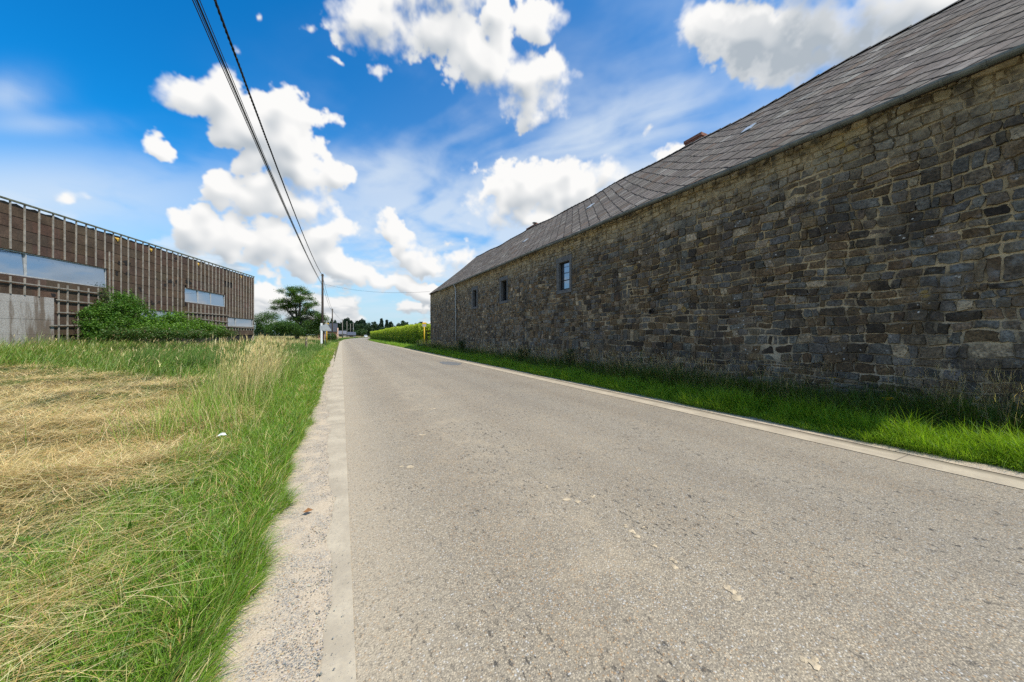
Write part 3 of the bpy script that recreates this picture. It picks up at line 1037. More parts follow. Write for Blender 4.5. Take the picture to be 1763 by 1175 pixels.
# ---- windows: dressed surround, dark frame, glass set well back
m_dress = simple('dressed_bluestone', (.135, .132, .125), .85, .25, 9, .5, 45)
m_dark = simple('dark_paint', (.012, .012, .013), .5, .2, 8)
m_pane, N = mat('window_glass')
finish(N, (.02, .025, .03), .04, .9, extra={'Coat Weight': .6, 'Coat Roughness': .02})
m_mirror, N = mat('sky_mirroring_glass'); finish(N, (.26, .31, .37), .03, 1.0, metallic=.8)
m_reveal = simple('reveal_plaster', (.045, .042, .04), .9, .3, 12, .4, 50)
labels = ['narrow window nearest the downpipe', None, 'largest window with a bar across its pane']
for i, (o_, s_) in enumerate(BWIN):
    y0, y1, z0, z1 = o_; a0, a1, b0, b1 = s_
    xf = float(np.min(face_x(np.array([a0, a1, a0, a1]), np.array([b0, b0, b1, b1])))) - .045
    mb = MB()
    mb.box(xf, WX + .12, a0, y0, b0 + .16, b1 - .24); mb.box(xf + .004, WX + .12, y1, a1, b0 + .16, b1 - .24)
    mb.box(xf - .004, WX + .12, a0 - .03, a1 + .03, b1 - .24, b1); mb.box(xf - .012, WX + .12, a0, a1, b0, b0 + .16)
    sur = obj('window', mb, m_dress, barn, bevel=.012)
    if labels[i]: sur['label'] = labels[i]
    mb = MB()
    X0 = WX + .13
    mb.box(X0 - .005, X0 + .25, y0 - .06, y0, z0 - .06, z1 + .06); mb.box(X0 - .005, X0 + .25, y1, y1 + .06, z0 - .06, z1 + .06)
    mb.box(X0 - .005, X0 + .25, y0, y1, z1, z1 + .06); mb.box(X0 - .005, X0 + .25, y0, y1, z0 - .06, z0)
    obj('reveal', mb, m_reveal, sur)
    mb = MB(); xg = WX + (.07 if i == 2 else .22); t_ = .055
    mb.box(xg, xg + .06, y0, y0 + t_, z0, z1); mb.box(xg, xg + .06, y1 - t_, y1, z0, z1)
    mb.box(xg, xg + .06, y0 + t_, y1 - t_, z0, z0 + t_); mb.box(xg, xg + .06, y0 + t_, y1 - t_, z1 - t_, z1)
    if i == 2:
        mb.box(xg + .005, xg + .05, y0 + t_, y1 - t_, z0 + .42, z0 + .45)
    obj('frame', mb, m_dark, sur)
    mb = MB(); mb.box(xg + .03, xg + .04, y0 + t_ - .005, y1 - t_ + .005, z0 + t_ - .005, z1 - t_ + .005)
    obj('pane', mb, m_mirror if i == 2 else m_pane, sur)
    # dark room behind the glass
    mb = MB(); mb.box(xg + .6, xg + .62, y0 - .3, y1 + .3, z0 - .3, z1 + .3)
    obj('dark_room', mb, m_dark, sur)
# drain hole: a short clay pipe end let into the wall
mb = MB()
xh = float(face_x(hy, hz)) - .06
ring = [(math.cos(k * math.pi / 8), math.sin(k * math.pi / 8)) for k in range(16)]
mb.add([(xh, hy + c_ * .085, hz + s_ * .085) for c_, s_ in ring] + [(xh - .006, hy + c_ * .06, hz + s_ * .06) for c_, s_ in ring] + [(xh + .22, hy + c_ * .06, hz + s_ * .06) for c_, s_ in ring] + [(xh + .22, hy, hz)],
       [(k, (k + 1) % 16, 16 + (k + 1) % 16, 16 + k) for k in range(16)] + [(16 + k, 16 + (k + 1) % 16, 32 + (k + 1) % 16, 32 + k) for k in range(16)] + [(32 + k, 32 + (k + 1) % 16, 48) for k in range(16)])
obj('drain_pipe', mb, simple('clay_pipe', (.035, .03, .028), .9, .2, 20), barn)

# ---- roof: diamond slates, each one laid, lower corner lifted over the next
OV = .20
slope = math.atan2(4.85, RIDGE_X - WX)


def roof_pt(y, t):
    """t = 0 at the eave edge, 1 at the ridge"""
    y = np.asarray(y, float); t = np.asarray(t, float)
    x0 = WX - OV; z0 = eave_z(y) + .10 - OV * math.tan(slope) + .10
    x = x0 + (RIDGE_X - x0) * t
    zr = ridge_z(y)
    sag = -.07 * np.sin(np.pi * t) * (.6 + .8 * vnoise(y * .21, y * 0, 131)) + (fbm(y * .5, t * 3, 133, 3) - .5) * .05
    return np.stack([x, y, z0 + (zr - z0) * t + sag], -1)


m_slate, N = mat('fibre_slate')
p = N.pos(); t = N.attr()
n1 = N.noise(p, 7, 6, .65); n2 = N.noise(p, 60, 4); n3 = N.noise(p, .35, 4)
c = N.mix(1.0, t, N.mix(N.ramp(n1, .25, .75), (.62, .62, .62), (1.35, 1.33, 1.3)), 'MULTIPLY')
c = N.mix(N.m('MULTIPLY', N.ramp(n3, .42, .68), .35), c, (.135, .105, .085))
li = N.m('MULTIPLY', N.ramp(N.vor(p, 9), .16, .08), N.ramp(N.noise(p, .9, 3), .5, .62))
c = N.mix(N.m('MULTIPLY', li, .6), c, (.42, .41, .37))
c = N.mix(N.m('MULTIPLY', N.ramp(n2, .55, .75), .5), c, (.07, .065, .055))
finish(N, c, .9, .12, N.bump(N.m('ADD', n1, N.m('MULTIPLY', n2, .5)), .5, .008))
Y0, Y1 = YN - .12, YF + .12
L_ = math.hypot(RIDGE_X - WX + OV, 4.85 + OV * .9)
W_ = .60; H_ = .60
rows = int(L_ / (H_ / 2)) + 2
cs_ = []
for j in range(0, rows):
    tt = (j * H_ / 2) / L_
    for i in range(int((Y1 - Y0) / W_) + 2):
        cs_.append((Y0 + i * W_ + (j % 2) * W_ / 2, tt))
cs_ = np.array(cs_); n = len(cs_)
hw, hh = W_ / 2 * 1.0, H_ / 2 / L_
off = np.array([(0, -1.12), (1.03, 0), (0, 1.05), (-1.03, 0)])
py_ = cs_[:, None, 0] + off[None, :, 0] * hw + RNG.normal(0, .006, (n, 4))
pt_ = cs_[:, None, 1] + off[None, :, 1] * hh + RNG.normal(0, .006 / L_, (n, 4))
py_ += RNG.normal(0, .007, (n, 1)); pt_ += RNG.normal(0, .006 / L_, (n, 1))
py_ = np.clip(py_, Y0, Y1); pt_ = np.clip(pt_, -.004, 1.0)
Pm = roof_pt(py_, pt_)
nrm = np.array([-math.sin(slope), 0, math.cos(slope)])
lift = np.array([.013, .0075, .001, .0075])[None] + np.abs(RNG.normal(0, .002, (n, 1))) + RNG.normal(0, .0015, (n, 4))
slip = RNG.uniform(0, 1, n) < .03
lift = lift + np.where(slip, .006, 0)[:, None]
T4 = Pm + nrm * lift[..., None]; B4 = Pm + nrm * (lift[..., None] - .006)
V = np.concatenate([T4, B4], 1).reshape(-1, 3)
quads = np.array([(0, 1, 2, 3), (0, 4, 5, 1), (3, 7, 4, 0), (1, 5, 6, 2), (2, 6, 7, 3)])[:, ::-1]
F = (np.arange(n)[:, None, None] * 8 + quads[None]).reshape(-1, 4)
C = palette([(.172, .144, .120), (.200, .170, .142), (.145, .121, .100), (.26, .23, .195), (.16, .118, .088)], [4, 3.2, 2.4, .5, 1.0], n, .15, hue=.12)
# dark strips along the lower edges: wide on far side, hair-thin on near
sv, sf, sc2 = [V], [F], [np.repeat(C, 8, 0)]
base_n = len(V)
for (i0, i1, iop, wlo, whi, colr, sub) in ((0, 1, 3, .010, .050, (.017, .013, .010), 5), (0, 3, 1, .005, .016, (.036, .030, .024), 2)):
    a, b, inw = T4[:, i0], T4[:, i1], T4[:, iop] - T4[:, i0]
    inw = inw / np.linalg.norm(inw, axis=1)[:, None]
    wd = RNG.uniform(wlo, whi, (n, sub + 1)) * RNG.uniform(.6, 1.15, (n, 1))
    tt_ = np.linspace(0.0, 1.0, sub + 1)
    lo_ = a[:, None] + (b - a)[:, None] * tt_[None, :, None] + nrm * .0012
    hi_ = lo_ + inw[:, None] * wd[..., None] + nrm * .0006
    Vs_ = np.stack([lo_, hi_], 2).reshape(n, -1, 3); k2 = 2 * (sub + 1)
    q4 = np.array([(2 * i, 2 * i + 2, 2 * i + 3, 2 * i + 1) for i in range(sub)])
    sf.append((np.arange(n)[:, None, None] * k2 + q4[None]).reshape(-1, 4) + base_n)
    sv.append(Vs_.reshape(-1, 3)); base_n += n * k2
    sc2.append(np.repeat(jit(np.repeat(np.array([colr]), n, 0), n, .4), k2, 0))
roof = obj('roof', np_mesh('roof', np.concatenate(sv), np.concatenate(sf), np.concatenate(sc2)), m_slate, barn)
# boarding under the slates, far slope and ridge
ysr = np.linspace(Y0, Y1, 90)
m_deck = simple('roof_boards', (.06, .05, .042), .9, .3, 5)
mb = MB()
g0 = roof_pt(ysr, ysr * 0 + .006) - nrm * .035; g1 = roof_pt(ysr, ysr * 0 + .5) - nrm * .035; g2 = roof_pt(ysr, ysr * 0 + .985) - nrm * .035
k = len(ysr)
vs_ = list(g0) + list(g1) + list(g2)
mb.add(vs_, [(r * k + i, r * k + i + 1, (r + 1) * k + i + 1, (r + 1) * k + i) for r in range(2) for i in range(k - 1)])
obj('roof_boards', mb, m_deck, roof, smooth=True)
mb = MB()
gr = np.stack([np.full(k, RIDGE_X), ysr, ridge_z(ysr) + .02], -1); gb = np.stack([np.full(k, 20.3), ysr, np.full(k, 5.5)], -1)
mb.add(list(gr) + list(gb), [(i, i + 1, k + i + 1, k + i) for i in range(k - 1)])
obj('far_slope', mb, m_slate, roof)
mb = MB()
m_ridge = simple('ridge_tile', (.15, .135, .12), .85, .3, 6, .5, 40)
yy = Y0
while yy < Y1 - .02:
    y2 = min(Y1, yy + .42)
    z1_, z2_ = float(ridge_z(yy)) + random.uniform(.03, .045), float(ridge_z(y2)) + .03
    for sx_, ex in ((-1, .17), (1, .17)):
        a = (RIDGE_X, yy, z1_ + .03); b = (RIDGE_X, y2 + .02, z2_ + .012)
        c2 = (RIDGE_X + sx_ * ex, y2 + .02, z2_ - .115); d2_ = (RIDGE_X + sx_ * ex, yy, z1_ - .10)
        mb.add([a, b, c2, d2_], [(0, 1, 2, 3)])
    yy = y2
obj('ridge', mb, m_ridge, roof)

# fascia board closing the eave between wall head and slates
mb = MB(); yq = np.linspace(Y0 + .02, Y1 - .02, 60)
xs0 = WX - .10; q0 = (xs0 - (WX - OV)) / (RIDGE_X - WX + OV); q1 = (WX + .12 - (WX - OV)) / (RIDGE_X - WX + OV)
vs_ = []
for y_ in yq:
    e_ = float(eave_z(y_)); t0_ = float(roof_pt(y_, q0)[2]) - .045; t1_ = float(roof_pt(y_, q1)[2]) - .045
    vs_ += [(xs0, y_, min(e_ - .03, t0_ - .03)), (xs0, y_, t0_), (WX + .12, y_, t1_), (WX + .12, y_, e_ - .03)]
mb.add(vs_, [(4 * i + q, 4 * i + (q + 1) % 4, 4 * i + 4 + (q + 1) % 4, 4 * i + 4 + q) for i in range(len(yq) - 1) for q in range(4)] + [(0, 1, 2, 3), tuple(4 * (len(yq) - 1) + q for q in (3, 2, 1, 0))])
obj('fascia', mb, m_deck, roof)

# chimneys astride the far side of the ridge
m_brick, N = mat('red_brick')
p = N.pos()
bt = N.n('ShaderNodeTexBrick', {'Vector': N.n('ShaderNodeCombineXYZ', {0: N.m('ADD', N.n('ShaderNodeSeparateXYZ', {0: p}).outputs[0], N.n('ShaderNodeSeparateXYZ', {0: p}).outputs[1]), 1: N.n('ShaderNodeSeparateXYZ', {0: p}).outputs[2]}).outputs[0],
                                'Color1': (.33, .085, .05, 1), 'Color2': (.24, .055, .035, 1), 'Mortar': (.3, .25, .2, 1), 'Scale': 1.0, 'Mortar Size': .012, 'Brick Width': .22, 'Row Height': .07})
c = N.mix(N.m('MULTIPLY', N.noise(p, 8, 5), .45), bt.outputs[0], (.11, .05, .035))
finish(N, c, .9, .2, N.bump(bt.outputs[1], -.4, .01))
m_zinc = simple('weathered_zinc', (.15, .165, .16), .42, .3, 3, .1, 30, spec=.6, metallic=.2)
m_zinc2 = simple('bare_zinc', (.40, .44, .46), .5, .15, 4, .1, 30, spec=.5, metallic=.1)
for (px0, px1, pyt, cap, lab) in [(906.5, 925, 384, True, 'short brick chimney with a metal cowl'), (1178.5, 1209, 226.5, False, 'larger brick chimney without a cowl')]:
    X_ = RIDGE_X + .55
    ya, zt = on_x(px1, pyt + (0 if cap else 1), X_); yb, _ = on_x(px0, pyt + 8, X_)
    yc = (ya + yb) / 2; hb = max(.32, abs(yb - ya) / 2 * .92)
    zr = float(ridge_z(yc))
    zt = max(zt, zr + .35)
    mb = MB(); mb.box(X_ - .02, X_ + .62, yc - hb, yc + hb, zr - 1.2, zt - .14)
    mb.box(X_ - .06, X_ + .66, yc - hb - .04, yc + hb + .04, zt - .14, zt)
    ch = obj('chimney', mb, m_brick, roof); ch['label'] = lab
    mb = MB(); mb.box(X_ - .10, X_ + .70, yc - hb - .07, yc + hb + .07, zr - .6, zr + .06)
    obj('flashing', mb, m_zinc2, ch)
    if cap:
        mb = MB(); mb.tube([(X_ + .3, yc, zt), (X_ + .3, yc, zt + .24)], .10, 12); mb.tube([(X_ + .3, yc, zt + .30), (X_ + .3, yc, zt + .34), (X_ + .3, yc, zt + .40)], [.22, .2, .03], 14)
        for q in (0, 2.1, 4.2):
            mb.tube([(X_ + .3 + .09 * math.cos(q), yc + .09 * math.sin(q), zt + .2), (X_ + .3 + .12 * math.cos(q), yc + .12 * math.sin(q), zt + .32)], .012, 5)
        obj('cowl', mb, m_zinc, ch, smooth=False)

# small glass slates let into the roof
m_glassroof, N = mat('roof_glass'); finish(N, (.30, .34, .38), .12, .8)
for (px, py) in [(752, 0), ]:
    pass
for (px, py) in [(905, 415), (1017, 356), (1289, 223)]:
    d_ = bearing(px, py)
    best = None
    for q in np.linspace(.05, .95, 181):
        x_ = WX - OV + (RIDGE_X - WX + OV) * q; kk = x_ / d_[0]; y_ = d_[1] * kk; z_ = d_[2] * kk + EYE
        e_ = abs(float(roof_pt(y_, q)[2]) - z_)
        if best is None or e_ < best[0]: best = (e_, y_, q)
    _, y_, q = best
    v4 = [roof_pt(y_ + a, q + b) + nrm * .05 for a, b in ((-.16, -.03), (.16, -.03), (.16, .03), (-.16, .03))]
    mb = MB(); v8 = v4 + [v - nrm * .03 for v in v4]
    mb.hexa([v8[4], v8[5], v8[6], v8[7], v8[0], v8[1], v8[2], v8[3]])
    obj('glass_slate', mb, m_glassroof, roof)

# ---- gutter, its brackets, downpipe
GXc = WX - OV - .075
ysg = np.linspace(YN - .05, 33.9, 110)
mb = MB(); vs_ = []; fs_ = []; K = 9


def gut(y): return float(eave_z(y)) + .10 - OV * math.tan(slope) + .035


def ring_g(y, r0, r1, z):
    o = [(GXc + r0 * math.cos(t), y, z + r0 * math.sin(t)) for t in np.linspace(math.pi, 2 * math.pi, K)]
    i = [(GXc + r1 * math.cos(t), y, z + r1 * math.sin(t)) for t in np.linspace(2 * math.pi, math.pi, K)]
    return o + i


for y in ysg:
    vs_ += ring_g(y, .082, .074, gut(y) + .012 * math.sin(y * .9))
k = 2 * K
for i in range(len(ysg) - 1):
    for q in range(k):
        fs_.append((i * k + q, i * k + (q + 1) % k, (i + 1) * k + (q + 1) % k, (i + 1) * k + q))
mb.add(vs_, fs_)
for i in (0, len(ysg) - 1):
    mb.add(ring_g(ysg[i], .082, .0, gut(ysg[i]) + .012 * math.sin(ysg[i] * .9)), [tuple(range(k))])
gutter = obj('gutter', mb, m_zinc, barn, smooth=False)
mb = MB(); vs_ = []
vs_ = ring_g(0.0, .094, .0815, 0.0); vs2 = ring_g(.035, .094, .0815, 0.0)
mb.add(vs_ + vs2, [tuple(range(k - 1, -1, -1)), tuple(range(k, 2 * k))] + [(q, (q + 1) % k, k + (q + 1) % k, k + q) for q in range(k)])
y = YN + .2; first = None; q = 0
while y < 33.7 and q < 96:
    z_ = gut(y) + .012 * math.sin(y * .9)
    if first is None:
        first = obj('gutter_bracket', mb, m_zinc, gutter, at=(0, 0, 0))
        b = first
    else:
        b = first.copy(); COL.objects.link(b); b.parent = gutter
    gb_ = wbase(gutter)
    b.location = (-gb_[0], y - gb_[1], z_ - gb_[2])
    y += .42 if y < 12 else .36; q += 1
yd, zd = on_x(730 + 240 * .2297, 350 + 615 * .2298, WX - .1)
zt = gut(33.0)
mb = MB()
xw = WX - .13
yd = min(yd, 33.4)
mb.tube([(GXc, yd, zt - .06), (GXc, yd, zt - .16), (xw, yd, zt - .42), (xw, yd, zt - .6), (xw, yd, .12)], .05, 12)
dp = obj('downpipe', mb, m_zinc2, barn, smooth=True)
for zz_ in (.8, 2.4, 4.0):
    mb = MB(); mb.tube([(xw, yd, zz_), (xw, yd, zz_ + .05)], .06, 12); mb.box(xw, WX + .03, yd - .012, yd + .012, zz_ + .012, zz_ + .036)
    obj('pipe_clip', mb, m_zinc, dp)
mb = MB(); mb.box(xw + .05, WX - .03, yd - .42, yd - .30, 3.55, 3.78)
obj('junction_box', mb, m_dark, barn, bevel=.01)
# ------------------------------------------------------------------ the brown clad farm building on the left
P0 = np.array([-13.5, 23.8, 0.0]); P1 = np.array([-8.25, 44.2, 0.0])
FU = (P1 - P0); FLEN = float(np.linalg.norm(FU)); FU = FU / FLEN
FN = np.array([FU[1], -FU[0], 0.0])      # towards the road
UPV = np.array([0, 0, 1.0])


def fac(cx, cy, off=0.0):
    """survey of the facade -> distance along it and height"""
    px, py = cx * .2554, 310 + cy * .2553
    d = bearing(px, py); O = P0 + FN * off
    k = O.dot(FN) / d.dot(FN)
    q = d * k
    return float((q - O).dot(FU)), float(q[2] + EYE)


def fpt(s, z, off=0.0): return P0 + FU * s + FN * off + UPV * z


shed = thing('farm_building', tuple(fpt(8, 0, -5)), 'long brown farm building with battens over tar sheets and band windows', 'farm building')
S0, S1 = -16.0, FLEN
ROOFZ = 7.62


def fbox(mb, s0, s1, o0, o1, z0, z1): return mb.obox(P0, FU, FN, UPV, (s0, s1), (o0, o1), (z0, z1))


def win_from(c):
    (xa, ya), (xb, yb), (xc, yc_) = c     # top-left, bottom-left, top-right
    s0, zt = fac(xa, ya); _, zb = fac(xb, yb); s1, _ = fac(xc, yc_)
    return [s0, s1, zb, zt]


W1 = win_from([(2, 456), (2, 630), (720, 605)]); W1[0] = -9.0
W2 = win_from([(1245, 727), (1245, 822), (1518, 782)])
W3 = win_from([(1535, 927), (1535, 986), (1706, 942)])
W4 = win_from([(945, 872), (945, 930), (1215, 893)]); W4[2] = W4[3] - 1.25
sc_, zc_ = fac(360, 800)
CONC = [S0, sc_, -.2, zc_ + .02]
wins = [W1, W2, W3, W4]

m_tar, N = mat('tar_sheet')
p = N.pos(); t = N.attr()
n1 = N.noise(p, 1.2, 6, .62); n2 = N.noise(p, 18, 5, .6)
c = N.mix(1.0, t, N.mix(N.ramp(n1, .25, .75), (.70, .68, .66), (1.32, 1.3, 1.28)), 'MULTIPLY')
c = N.mix(1.0, c, N.mix(N.ramp(n2, .3, .7), (.78, .78, .78), (1.22, 1.2, 1.18)), 'MULTIPLY')
drip = N.noise(N.scale(p, (5, 5, .5)), 1.0, 5)
c = N.mix(N.m('MULTIPLY', N.ramp(drip, .55, .75), .5), c, (.045, .033, .026))
finish(N, c, .85, .25, N.bump(N.m('ADD', n1, n2), .4, .02))
m_back = simple('dark_boarding', (.022, .018, .016), .9, .3, 4)
m_insul = simple('mineral_wool', (.62, .36, .06), .95, .25, 14, .6, 40)
m_batt = simple('grey_batten', (.29, .252, .205), .85, .28, 5, .3, 60)
m_rail = simple('mossy_rail', (.13, .13, .085), .9, .4, 6, .4, 50)

# wall core with openings
mb = MB()
bs = sorted({S0, S1 - .02} | {v for w_ in wins for v in w_[:2]}); bz = sorted({-.3, 7.2} | {v for w_ in wins for v in w_[2:]})
for i in range(len(bs) - 1):
    for j in range(len(bz) - 1):
        cs2, cz2 = (bs[i] + bs[i + 1]) / 2, (bz[j] + bz[j + 1]) / 2
        if any(w_[0] < cs2 < w_[1] and w_[2] < cz2 < w_[3] for w_ in wins): continue
        a, b, c2, d2_ = fpt(bs[i], bz[j], -.04), fpt(bs[i + 1], bz[j], -.04), fpt(bs[i + 1], bz[j + 1], -.04), fpt(bs[i], bz[j + 1], -.04)
        mb.add([a, b, c2, d2_], [(0, 1, 2, 3)])
for w_ in wins:      # reveals
    for (a, b) in (((w_[0], w_[2]), (w_[1], w_[2])), ((w_[1], w_[2]), (w_[1], w_[3])), ((w_[1], w_[3]), (w_[0], w_[3])), ((w_[0], w_[3]), (w_[0], w_[2]))):
        mb.add([fpt(*a, -.04), fpt(*b, -.04), fpt(*b, -.30), fpt(*a, -.30)], [(0, 1, 2, 3)])
fbox(mb, S1 - .3, S1 - .02, -9.5, -.3, -.3, 7.2); fbox(mb, S0, S1 - .3, -9.8, -9.5, -.3, 7.2); fbox(mb, S0, S0 + .3, -9.5, -.3, -.3, 7.2)
obj('wall', mb, m_back, shed)
mb = MB(); fbox(mb, S0, S1 - .02, -9.8, -.3, 7.0, 7.24)
obj('roof', mb, simple('roof_felt', (.10, .10, .095), .95, .3, 3), shed)

# tar sheets in lapped rows, torn along the top, some gone
mb = MB(); mbt = []
rs = random.Random(3)
ROW = .545
zrow = 1.55; r = 0; tintsum = []
while zrow < 7.40:
    s = S0 + (r % 2) * .6 - .3
    while s < S1:
        L = 1.2
        a0, a1 = max(s, S0), min(s + L, S1)
        z0, z1 = zrow, zrow + ROW + .03
        topmost = z1 > 7.4
        if a1 - a0 > .05:
            base = random.choice([(.086, .055, .036), (.080, .052, .035), (.091, .058, .038), (.083, .056, .039), (.076, .049, .033)])
            mb.tint = tuple(c_ * random.uniform(.93, 1.07) for c_ in base)
            gone = (rs.random() < .012) and not topmost
            piece = cut((a0, a1, z0, z1), [(w_[0], w_[1], w_[2], w_[3]) for w_ in wins] + [tuple(CONC)])
            if piece and not gone:
                a0, a1, z0, z1 = piece
                nseg = 5
                tops = []
                for q in range(nseg + 1):
                    s_ = a0 + (a1 - a0) * q / nseg
                    zt = z1
                    if topmost:
                        zt = 7.53 + .03 * math.sin(s_ * 1.7) * rs.random() + rs.uniform(-.045, .045)
                    tops.append(zt)
                for q in range(nseg):
                    sa, sb = a0 + (a1 - a0) * q / nseg, a0 + (a1 - a0) * (q + 1) / nseg
                    lo = .016 + rs.uniform(0, .004)
                    drop = [rs.uniform(-.012, .012) for _ in range(2)]
                    mb.add([fpt(sa, z0 + drop[0] * .3, lo), fpt(sb, z0 + drop[1] * .3, lo), fpt(sb, tops[q + 1], .002), fpt(sa, tops[q], .002),
                            fpt(sa, z0 + drop[0] * .3, lo - .008), fpt(sb, z0 + drop[1] * .3, lo - .008)], [(0, 1, 2, 3), (4, 5, 1, 0)])
        s += L
    zrow += ROW; r += 1
sheet = obj('cladding', mb, m_tar, shed)
# torn holes in the sheets: curled flaps and dark gaps
mb = MB()
for (cx, cy, k) in [(845, 575, 1.3), (840, 625, 1), (780, 633, .8), (945, 740, .9), (1045, 670, 1.0), (1020, 822, .8), (1075, 828, .7), (1140, 700, 1.5), (1165, 705, 1.1), (1190, 690, .8),
                    (1270, 685, 1.6), (1180, 540, .7), (995, 822, .7), (370, 775, .8), (1540, 628, .7), (1375, 720, .6), (1120, 705, .8), (803, 563, .6)]:
    s_, z_ = fac(cx, cy)
    s_, z_ = s_, z_
    for q in range(rs.randint(1, 2)):
        a, b = s_ + rs.gauss(0, .16 * k), z_ + rs.gauss(0, .09 * k)
        r0 = rs.uniform(.09, .19) * k; kk = 11
        ring = [fpt(a + math.cos(t) * r0 * rs.uniform(.35, 1.3) * 1.4, b + math.sin(t) * r0 * rs.uniform(.35, 1.1), .022) for t in [i * 2 * math.pi / kk for i in range(kk)]]
        mb = MB(); mb.add([fpt(a, b, .025)] + ring, [(0, i + 1, (i + 1) % kk + 1) for i in range(kk)])
        obj('torn_hole', mb, m_back, sheet)
for (cx, cy) in [(1012, 472), (1332, 568), (785, 400), (1622, 655)]:
    s_, z_ = fac(cx, cy)
    pts = [fpt(s_ - .16, z_ + .08, .012), fpt(s_ + .17, z_ + .10, .012), fpt(s_ + .13, z_ - .02, .05), fpt(s_ + .02, z_ - .15, .06), fpt(s_ - .08, z_ - .01, .05)]
    insul = MB(); insul.add(pts + [fpt(s_, z_, .10)], [(i, (i + 1) % 5, 5) for i in range(5)])
    obj('insulation', insul, m_insul, shed)

# top rail on the batten heads
s_a = S0
mb = MB(); fbox(mb, S0, S1 + .03, .02, .10, 7.62, 7.70)
obj('top_rail', mb, m_rail, shed, bevel=.008)


def batten(s, z0, z1, w=.052, off=.018, dep=.045):
    mbb = MB(); lean = rs.gauss(0, .006)
    o = fpt(s - w / 2, z0, off)
    e = fpt(s - w / 2 + lean * (z1 - z0), z1, off)
    mbb.hexa([o, o + FU * w, o + FU * w + FN * dep, o + FN * dep, e, e + FU * w, e + FU * w + FN * dep, e + FN * dep])
    obj('batten', mbb, m_batt, shed)


def hbatten(s0, s1, z0, z1, off=.064, w=.05, dep=.04):
    mbb = MB(); a = fpt(s0, z0, off); b = fpt(s1, z1, off)
    mbb.hexa([a, b, b + FN * dep, a + FN * dep, a + UPV * w, b + UPV * w, b + FN * dep + UPV * w, a + FN * dep + UPV * w])
    obj('batten', mbb, m_batt, shed)


# upper battens at the surveyed spacing
tops = [(62, 145), (158, 175), (255, 205), (350, 237), (430, 262), (505, 285), (575, 305), (640, 328), (703, 347), (755, 362), (810, 380), (860, 395), (912, 410), (957, 424),
        (1000, 438), (1043, 455), (1083, 467), (1123, 480), (1160, 490), (1193, 500), (1220, 508), (1265, 522), (1297, 532), (1325, 541), (1351, 550), (1378, 558),
        (1404, 566), (1428, 575), (1452, 582), (1475, 588), (1500, 597), (1525, 604), (1545, 610), (1565, 616), (1584, 620), (1603, 626), (1621, 631), (1640, 637), (1658, 642), (1676, 646), (1692, 650), (1711, 655)]
svals = []
for cx, cy in tops:
    s_, _ = fac(cx, cy); svals.append(s_)
step = svals[1] - svals[0]
lead = [svals[0] - step * k for k in range(1, 22)]
for s_ in lead + svals:
    zb = W1[3] + .01 if s_ < W1[1] + .05 else (W2[3] + .02 if W2[0] - .05 < s_ < W2[1] + .05 else (W3[3] + .02 if s_ > W3[0] - .1 else 1.9))
    if W4[0] < s_ < W4[1]: zb = W4[3] + .02
    if s_ < -11: continue
    batten(min(s_, S1 - .03), zb + rs.uniform(-.02, .02), 7.62)
batten(fac(735, 600)[0], 1.9, fac(735, 485)[1])
# lower band under the first window and the open lattice beside the concrete
zl0 = fac(40, 775)[1]
for s_ in [v for v in lead + svals if -9 < v < sc_ - .1]:
    batten(s_, zc_ + .03, W1[2] - .07)
for cx in (390, 448, 520, 592, 658):
    s_ = fac(cx, 700)[0]
    batten(s_, .3, W1[2] - rs.uniform(.05, .16))
for i in range(4):
    pass
a = fac(2, 676); b = fac(655, 768)
hbatten(-9.0, b[0], a[1] + .02, b[1])
for (c0, c1) in [((365, 811), (722, 846)), ((372, 896), (660, 912)), ((322, 985), (540, 984))]:
    a = fac(*c0); b = fac(*c1); hbatten(a[0], b[0], a[1], b[1])
# second lattice under the second window
for s_ in [v for v in svals if W2[0] - .1 < v < W3[0] - .05]:
    batten(s_, 1.5, W2[2] - .08)
for (c0, c1) in [((1240, 893), (1535, 915)), ((1340, 940), (1535, 962))]:
    a = fac(*c0); b = fac(*c1); hbatten(a[0], b[0], a[1], b[1])
for s_ in [v for v in svals if v > W3[0] - .1]:
    batten(min(s_, S1 - .03), W3[2] - .38, W3[2] - .1)
a = fac(1440, 983); b = fac(1725, 1003); hbatten(a[0], S1, a[1], b[1])
mb = MB(); fbox(mb, S1 - .05, S1 + .03, -.30, .016, .4, 7.6)
obj('corner_board', mb, m_batt, shed)

# windows
m_wframe = simple('grey_window_frame', (.42, .41, .39), .6, .15, 6)
m_sky, N = mat('reflecting_glass')
b = finish(N, (.33, .38, .44), .02, 1.0, metallic=.85)
m_curt = simple('old_curtain', (.50, .46, .36), .9, .2, 4)
m_void = simple('dark_interior', (.03, .03, .032), .9, .2, 4)


